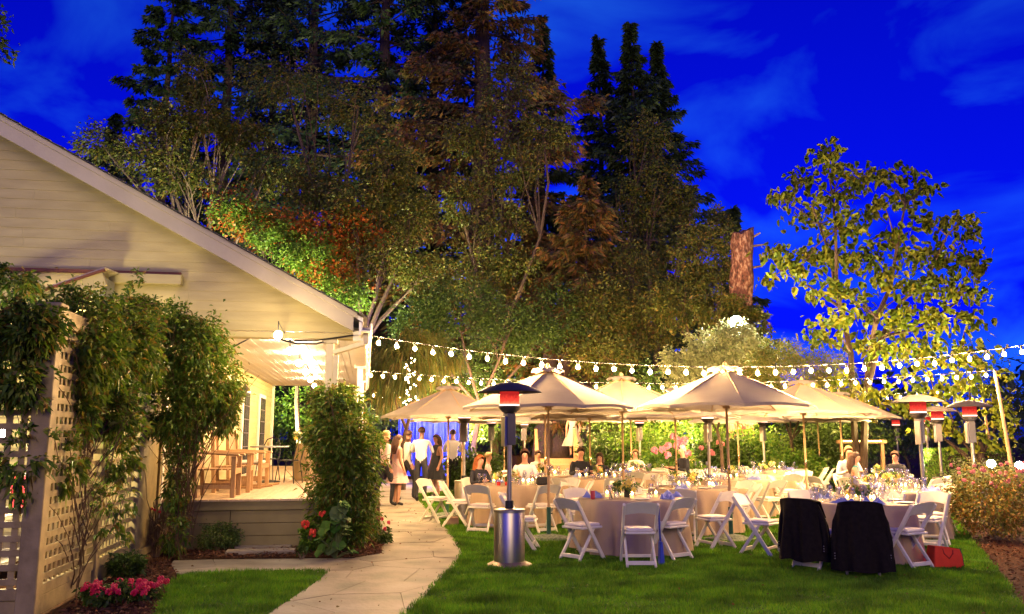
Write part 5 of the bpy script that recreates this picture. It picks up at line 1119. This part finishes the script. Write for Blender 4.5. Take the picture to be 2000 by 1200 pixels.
# ------------------------------------------------------------------ porch furniture
def armchair(label, u, v, rz, rock=False):
    t = thing('rocking_chair' if rock else 'wooden_armchair', label, 'chair', H2W(u, v, .73), HA - pi / 2 + rz)   # faces the lawn
    w_ = .3
    for s in (-1, 1):
        MB().box((s * w_, .27, .31), (.06, .07, .62)).build('front_leg', M_wood, t, bev=.006); MB().bar((s * w_, -.27, 0), (s * w_, -.33, .98), .055, .06, (0, 1, 0)).build('rear_leg', M_wood, t, bev=.006)
        MB().add([(s * w_ - .05, .36, .62), (s * w_ + .05, .36, .62), (s * w_ + .04, -.3, .66), (s * w_ - .04, -.3, .66), (s * w_ - .05, .34, .655), (s * w_ + .05, .34, .655), (s * w_ + .04, -.3, .69), (s * w_ - .04, -.3, .69)], [(3, 2, 1, 0), (4, 5, 6, 7), (0, 1, 5, 4), (1, 2, 6, 5), (2, 3, 7, 6), (3, 0, 4, 7)]).build('armrest', M_wood, t, bev=.008)
        MB().bar((s * w_, .24, .16), (s * w_, -.27, .16), .03, .06).build('stretcher', M_wood, t)
        if rock: MB().tube([(s * w_, .5, .06), (s * w_, .2, -.0 + .02), (s * w_, -.2, .02), (s * w_, -.55, .08)], .025, 6).build('rocker', M_wood, t)
    for i in range(6): MB().box((0, .23 - i * .09, .42), (.56, .075, .022)).build('seat_slat', M_wood, t)
    MB().box((0, .285, .39), (.56, .03, .08)).build('apron', M_wood, t)
    for i in range(8): MB().bar((-.245 + i * .07, -.275, .43), (-.245 + i * .07, -.37, 1.0), .045, .018, (0, 1, 0)).build('back_slat', M_wood, t)
    MB().bar((-.3, -.365, 1.0), (.3, -.365, 1.0), .03, .07).build('top_rail', M_wood, t, bev=.006)
    if rock: MB().box((0, .02, .46), (.5, .46, .06)).build('cushion', M_white, t, bev=.02)
armchair('nearest wooden slatted armchair on the porch', -2.25, 13.95, 0); armchair('second wooden slatted armchair on the porch', -2.2, 15.15, .06); armchair('wooden rocking chair with a pale cushion on the porch', -2.1, 16.3, -.1, True)
bt = thing('bistro_table', 'small round dark metal table on the porch', 'table', H2W(-1.95, 18.2, .73), HA)
MB().lathe([(.38, .7), (.39, .71), (.39, .725), (.38, .73)], 24).build('top', M_metal, bt); MB().tube([(0, 0, 0), (0, 0, .7)], .025, 8).build('stem', M_black, bt); MB().lathe([(.24, 0), (.24, .02), (.03, .05)], 14).build('foot', M_black, bt)
for u, v, rz, lb in ((-1.5, 17.7, 1.2, 'black wire bistro chair right of the porch table'), (-2.05, 18.9, 2.9, 'black wire bistro chair behind the porch table')):
    t = thing('bistro_chair', lb, 'chair', H2W(u, v, .73), HA + rz)
    MB().lathe([(.19, .44), (.2, .45), (.19, .46)], 16).build('seat', M_black, t)
    b = MB().tube([(-.18, -.16, .44), (-.19, -.22, .7), (-.12, -.25, .86), (0, -.26, .9), (.12, -.25, .86), (.19, -.22, .7), (.18, -.16, .44)], .011, 5)
    b.tube([(-.08, -.2, .45), (-.1, -.24, .8)], .007, 4); b.tube([(.08, -.2, .45), (.1, -.24, .8)], .007, 4); b.build('backrest', M_black, t)
    for x, y in ((-.16, -.15), (.16, -.15), (-.16, .15), (.16, .15)): MB().tube([(x, y, .44), (x * 1.25, y * 1.35, 0)], .011, 5).build('leg', M_black, t)
gt = thing('gift_table', 'cloth-covered table at the far end of the porch', 'table', H2W(-.95, 19.2, .73), HA)
b = MB(); n = 48; vs = []
for z, s in ((.77, .97), (.76, 1), (.4, 1.03), (.02, 1.06)):
    for j in range(n): a = 2 * pi * j / n; r = s * (1 + .03 * sin(a * 12) * (z < .7)); vs.append((.55 * r * cos(a), .75 * r * sin(a), z))
b.add(vs, [tuple(range(n))] + [(i * n + j, (i + 1) * n + j, (i + 1) * n + (j + 1) % n, i * n + (j + 1) % n) for i in range(3) for j in range(n)]); b.build('tablecloth', M_linen, gt, True)
MB().tube([(0, 0, 0), (0, 0, .74)], .06, 8).build('pedestal', M_black, gt)
for i in range(7):
    p = H2W(-1.4 + i * .17, 18.75 + .05 * sin(i * 3), 1.5); bouquet(p, 'glass jar of yellow and cream flowers, %s from the left along the porch table' % ['first', 'second', 'third', 'fourth', 'fifth', 'sixth', 'last'][i], rs, .95)
# ------------------------------------------------------------------ people
SK = lambda n, a, b_, ro=.5: pm(n, a, b_, 4, ro)
M_skin = SK('skin', (.5, .26, .17), (.45, .22, .14)); M_whiteshirt = pm('white_shirt', (.72, .68, .66), (.66, .62, .6), 4, .8); M_dark = pm('charcoal_cloth', (.02, .02, .026), (.015, .015, .02), 9, .8); M_pinkd = pm('pale_pink_dress', (.6, .4, .37), (.55, .36, .33), 4, .7); M_ivory = pm('ivory_dress', (.42, .36, .3), (.38, .32, .27), 4, .7); M_teal = pm('teal_dress', (.03, .3, .27), (.02, .24, .22), 4, .7); M_creamj = pm('cream_jacket', (.62, .5, .36), (.56, .45, .32), 4, .7)
HAIR = dict(red=pm('red_hair', (.3, .09, .02), (.18, .05, .012), 30, .5, .3), brown=pm('brown_hair', (.07, .03, .014), (.04, .018, .01), 30, .5, .3), grey=pm('grey_hair', (.4, .38, .35), (.3, .28, .26), 30, .6, .3), blond=pm('sandy_hair', (.33, .2, .08), (.24, .14, .05), 30, .5, .3))
def person(label, loc, face, pose, top_, legs, hair, long=False, skirt=None, h=1.74, sleeve=True, lean=0., head_turn=0., arms=0):
    t = thing('person', label, 'person', loc, atan2(-face[0], face[1]), 'wedding guests'); s = h / 1.74; J, E_ = {}, []
    def j(n, x, y, z, r): J[n] = (Vector((x, y, z)) * s, r * s)
    z0 = .95 if pose != 'sit' else .56; l = lean
    up = lambda d, x=0: (x, l * d, z0 + d)
    j('pelvis', 0, 0, z0, .135); j('waist', 0, l * .18, z0 + .18, .12); j('chest', 0, l * .38, z0 + .37, .14); j('nb', 0, l * .5, z0 + .5, .07); j('neck', 0, l * .56 + .01, z0 + .56, .05); j('head', 0, l * .64 + .025, z0 + .65, .102); j('crown', 0, l * .72 + .015, z0 + .725, .09)
    j('nose', 0, l * .66 + .115, z0 + .65, .02)
    E_ += [('pelvis', 'waist', 'torso'), ('waist', 'chest', 'torso'), ('chest', 'nb', 'torso'), ('nb', 'neck', 'neck'), ('neck', 'head', 'head'), ('head', 'crown', 'head'), ('head', 'nose', 'head')]
    for sd in (-1, 1):
        k = 'l' if sd < 0 else 'r'; j('sh' + k, sd * .17, l * .46, z0 + .45, .06)
        if pose == 'sit' or arms: el, wr, fy = (sd * .25, l * .3 + .1, z0 + .2), (sd * .15, l * .3 + .36, z0 + .26), 1
        elif pose == 'walk': el, wr, fy = (sd * .24, -.1 * sd, z0 + .18), (sd * .24, -.1 * sd + .1, z0 - .05), 0
        else: el, wr, fy = (sd * .25, -.03, z0 + .17), (sd * .25, .07, z0 - .07), 0
        j('el' + k, *el, .045); j('wr' + k, *wr, .03); d = (Vector(wr) - Vector(el)).normalized()
        pa = Vector(wr) + d * .07; j('pa' + k, *pa, .034); E_ += [('chest', 'sh' + k, 'torso'), ('sh' + k, 'el' + k, 'uarm'), ('el' + k, 'wr' + k, 'farm'), ('wr' + k, 'pa' + k, 'hand')]
        ax = Vector((0, 0, 1)).cross(d) if fy else Vector((0, 1, 0)); ax = ax.normalized() if ax.length > .1 else Vector((1, 0, 0))
        for q in range(4): e = pa + d * (.075 - .012 * abs(q - 1.4)) + ax * (q - 1.5) * .02 + Vector((0, 0, -.012)); j('f%s%d' % (k, q), *e, .0095); E_.append(('pa' + k, 'f%s%d' % (k, q), 'hand'))
        e = pa + d * .02 + ax * -sd * .05; j('th' + k, *e, .011); E_.append(('pa' + k, 'th' + k, 'hand'))
        j('hip' + k, sd * .085, 0, z0 - .05, .095)
        if pose == 'sit': kn, an = (sd * .12, .42, z0 - .04), (sd * .12, .4, .09)
        elif pose == 'walk': kn, an = (sd * .09, .14 * sd + .03, .5), (sd * .09, .2 * sd - .08, .1)
        else: kn, an = (sd * .095, .015, .5), (sd * .1, -.025, .09)
        j('kn' + k, *kn, .062); j('an' + k, *an, .042); j('toe' + k, an[0] * 1.1, an[1] + .15, .04, .036)
        E_ += [('pelvis', 'hip' + k, 'thigh'), ('hip' + k, 'kn' + k, 'thigh'), ('kn' + k, 'an' + k, 'calf'), ('an' + k, 'toe' + k, 'foot')]
    names = list(J); ix = {n: i for i, n in enumerate(names)}
    me = bpy.data.meshes.new('body'); me.from_pydata([J[n][0] for n in names], [(ix[a], ix[b_]) for a, b_, c in E_], []); ob = bpy.data.objects.new('tmp', me); COL.objects.link(ob)
    m_ = ob.modifiers.new('s', 'SKIN'); m_.branch_smoothing = .4
    for n in names:
        v = me.skin_vertices[0].data[ix[n]]; r = J[n][1]; v.radius = (r, r) if n not in ('pelvis', 'waist', 'chest') else (r * 1.18, r * .85); v.use_root = n == 'pelvis'
    m2 = ob.modifiers.new('ss', 'SUBSURF'); m2.levels = 2; m2.render_levels = 2
    dg = bpy.context.evaluated_depsgraph_get(); dg.update(); em_ = bpy.data.meshes.new_from_object(ob.evaluated_get(dg)); bpy.data.objects.remove(ob)
    em_.name = 'body'; em_.materials.clear(); mats = [M_skin, top_, legs, M_black]
    for q in mats: em_.materials.append(q)
    mp_ = dict(torso=1, neck=0, head=0, uarm=1 if sleeve else 0, farm=1 if sleeve else 0, hand=0, thigh=2, calf=2, foot=3)
    seg = [(J[a][0], J[b_][0], mp_[c]) for a, b_, c in E_]
    for p in em_.polygons:
        c = p.center; best = 9
        for a, b_, q in seg:
            d = b_ - a; u_ = max(0, min(1, (c - a).dot(d) / d.length_squared)); dist = (c - a - d * u_).length
            if dist < best: best = dist; p.material_index = q
        p.use_smooth = True
    o = bpy.data.objects.new('body', em_); COL.objects.link(o); o.parent = t
    hd_ = J['head'][0]; ey = MB()
    for sd in (-1, 1): ey.ball(hd_ + Vector((sd * .032, .078, .02)) * s, .009 * s, 6, 4)
    ey.build('eyes', M_black, t); MB().ball(hd_ + Vector((0, .083, -.045)) * s, .016 * s, 6, 4, sq=(1.5, .5, .4)).build('mouth', pm('lips', (.4, .12, .1), None, 5, .5), t)
    b = MB(); hm = HAIR[hair]; c = hd_ + Vector((0, -.012, .045)) * s; n, m = 14, 8; vs, fs = [], []
    for i in range(m + 1):
        for q in range(n):
            a = 2 * pi * q / n; el_ = pi / 2 - i / m * (pi * .62); fr = max(0, sin(a)); 
            el_ = pi / 2 - i / m * (pi * (.62 - .3 * fr)); r = .102 * s * (1.0 + .03 * sin(q * 5 + i * 3))
            vs.append(c + Vector((cos(a) * cos(el_) * r * .92, sin(a) * cos(el_) * r * 1.05, sin(el_) * r)))
    for i in range(m):
        for q in range(n): fs.append((i * n + q, i * n + (q + 1) % n, (i + 1) * n + (q + 1) % n, (i + 1) * n + q))
    b.add(vs, fs)
    if long:
        bk = c + Vector((0, -.055, -.02)) * s; b.tube([bk + Vector((0, .0, .04)), bk + Vector((0, -.03, -.1)) * s, bk + Vector((0, -.05, -.22)) * s, bk + Vector((0, -.045, -.36)) * s], [.08 * s, .1 * s, .1 * s, .05 * s], 9)
    b.build('hair', hm, t, True, ang=80)
    if skirt:
        zs = J['waist'][0].z; n = 40; vs, fs = [], []
        if pose == 'sit': rows = [(.13, zs, 0), (.2, zs - .14, .08), (.24, zs - .2, .3), (.2, zs - .3, .45)]
        else: hem = skirt[1]; rows = [(.135, zs + .02, 0), (.19, z0 * s - .03, 0), (.19 + (skirt[2] - .19) * .5, (z0 * s + hem) / 2, 0), (skirt[2], hem, 0)]
        for i, (r, z, y) in enumerate(rows):
            for q in range(n): a = 2 * pi * q / n; rr = r * (1 + .06 * (i > 1) * sin(a * 9)); vs.append((rr * cos(a), y + rr * .85 * sin(a), z))
        for i in range(3):
            for q in range(n): fs.append((i * n + q, (i + 1) * n + q, (i + 1) * n + (q + 1) % n, i * n + (q + 1) % n))
        MB().add(vs, fs).build('skirt', skirt[0], t, True)
    return t
W3 = lambda px, Y: Vector((px2x(px, Y), Y, 0))
person('standing man in a white shirt and dark trousers seen from behind at the path end', W3(826, 22.0), (.15, 1), 'stand', M_whiteshirt, M_dark, 'brown', h=1.9, arms=1)
person('standing guest in a loose white shirt beside him, left', W3(800, 22.6), (1, .5), 'walk', M_whiteshirt, M_dark, 'brown', h=1.82)
person('woman in a pale pink dress standing by the vine column', W3(781, 20.8), (.9, .5), 'stand', M_pinkd, M_skin, 'brown', True, (M_pinkd, .55, .32), h=1.7, sleeve=False)
person('man in a pale shirt left edge of the standing group', W3(757, 20.6), (.8, .6), 'walk', pm('pink_shirt', (.6, .42, .4), None, 4, .8), M_dark, 'blond', h=1.8)
person('man in white shirt and dark trousers facing the blue drapes', W3(886, 24.5), (0, 1), 'stand', M_whiteshirt, M_dark, 'brown', h=1.86, arms=1)
person('woman in dark dress between the white shirts', W3(855, 23.6), (-.8, -.6), 'stand', M_dark, M_skin, 'brown', True, (M_dark, .5, .3), h=1.72, sleeve=False)
person('woman in an ivory dress standing up on the terrace', W3(1118, 31) + Vector((0, 0, .9)), (-.2, -1), 'stand', M_ivory, M_skin, 'blond', True, (M_ivory, .42, .4), h=1.7, sleeve=False)
person('second figure in white on the terrace', W3(1140, 31.6) + Vector((0, 0, .9)), (-.8, -.6), 'stand', M_whiteshirt, M_dark, 'brown', h=1.8)
def seated(px, Y, k, label, *a, **kw):
    p = W3(px, Y); d = toward(p.x, p.y, k); ds = sorted(CH, key=lambda q: (q[0] - p.x) ** 2 + (q[1] - p.y) ** 2)[0]
    if (ds[0] - p.x) ** 2 + (ds[1] - p.y) ** 2 > .2: chair(p.x, p.y, d, 'folding chair beneath the ' + ' '.join(label.split()[:7]))
    else: p = Vector((ds[0], ds[1], 0)); 
    return person(label, p, d, 'sit', *a, **kw)
seated(947, 17.0, 'B', 'seated woman with long red hair and a dark top seen from behind', M_dark, M_dark, 'red', True, h=1.66, lean=.1)
seated(1000, 17.7, 'B', 'seated man in a white shirt and dark vest at the handbag table', M_whiteshirt, M_dark, 'brown', h=1.82, lean=.15)
seated(1024, 21.3, 'M', 'seated guest with brown hair behind the front heater', M_pinkd, M_dark, 'brown', h=1.7)
seated(965, 20.2, 'M', 'seated sandy-haired guest beyond the red-haired woman', M_pinkd, M_dark, 'blond', h=1.66)
seated(1128, 20.0, 'C', 'seated man in a dark suit left of the brown-haired woman', M_dark, M_dark, 'brown', h=1.82, lean=.2)
seated(1182, 20.0, 'C', 'seated woman with long brown hair in the middle', M_dark, M_dark, 'brown', True, h=1.66)
seated(1237, 23.0, 'F_', 'seated sandy-haired woman in a cream jacket at the far middle table', M_creamj, M_dark, 'blond', h=1.7)
seated(1300, 22.1, 'F_', 'seated grey-haired man in a dark jacket at the far middle table', M_dark, M_dark, 'grey', h=1.84, lean=.1)
seated(1652, 18.6, 'K', 'seated woman in a teal strapless dress with long brown hair', M_teal, M_teal, 'brown', True, (M_teal, .4, .3), h=1.7, sleeve=False, lean=.1)
seated(1668, 19.4, 'K', 'seated man in a white shirt beside the woman in teal', M_whiteshirt, M_dark, 'blond', h=1.86, lean=.2)
seated(1731, 19.6, 'K', 'seated dark-clothed guest at the far right', M_dark, M_dark, 'brown', h=1.72)
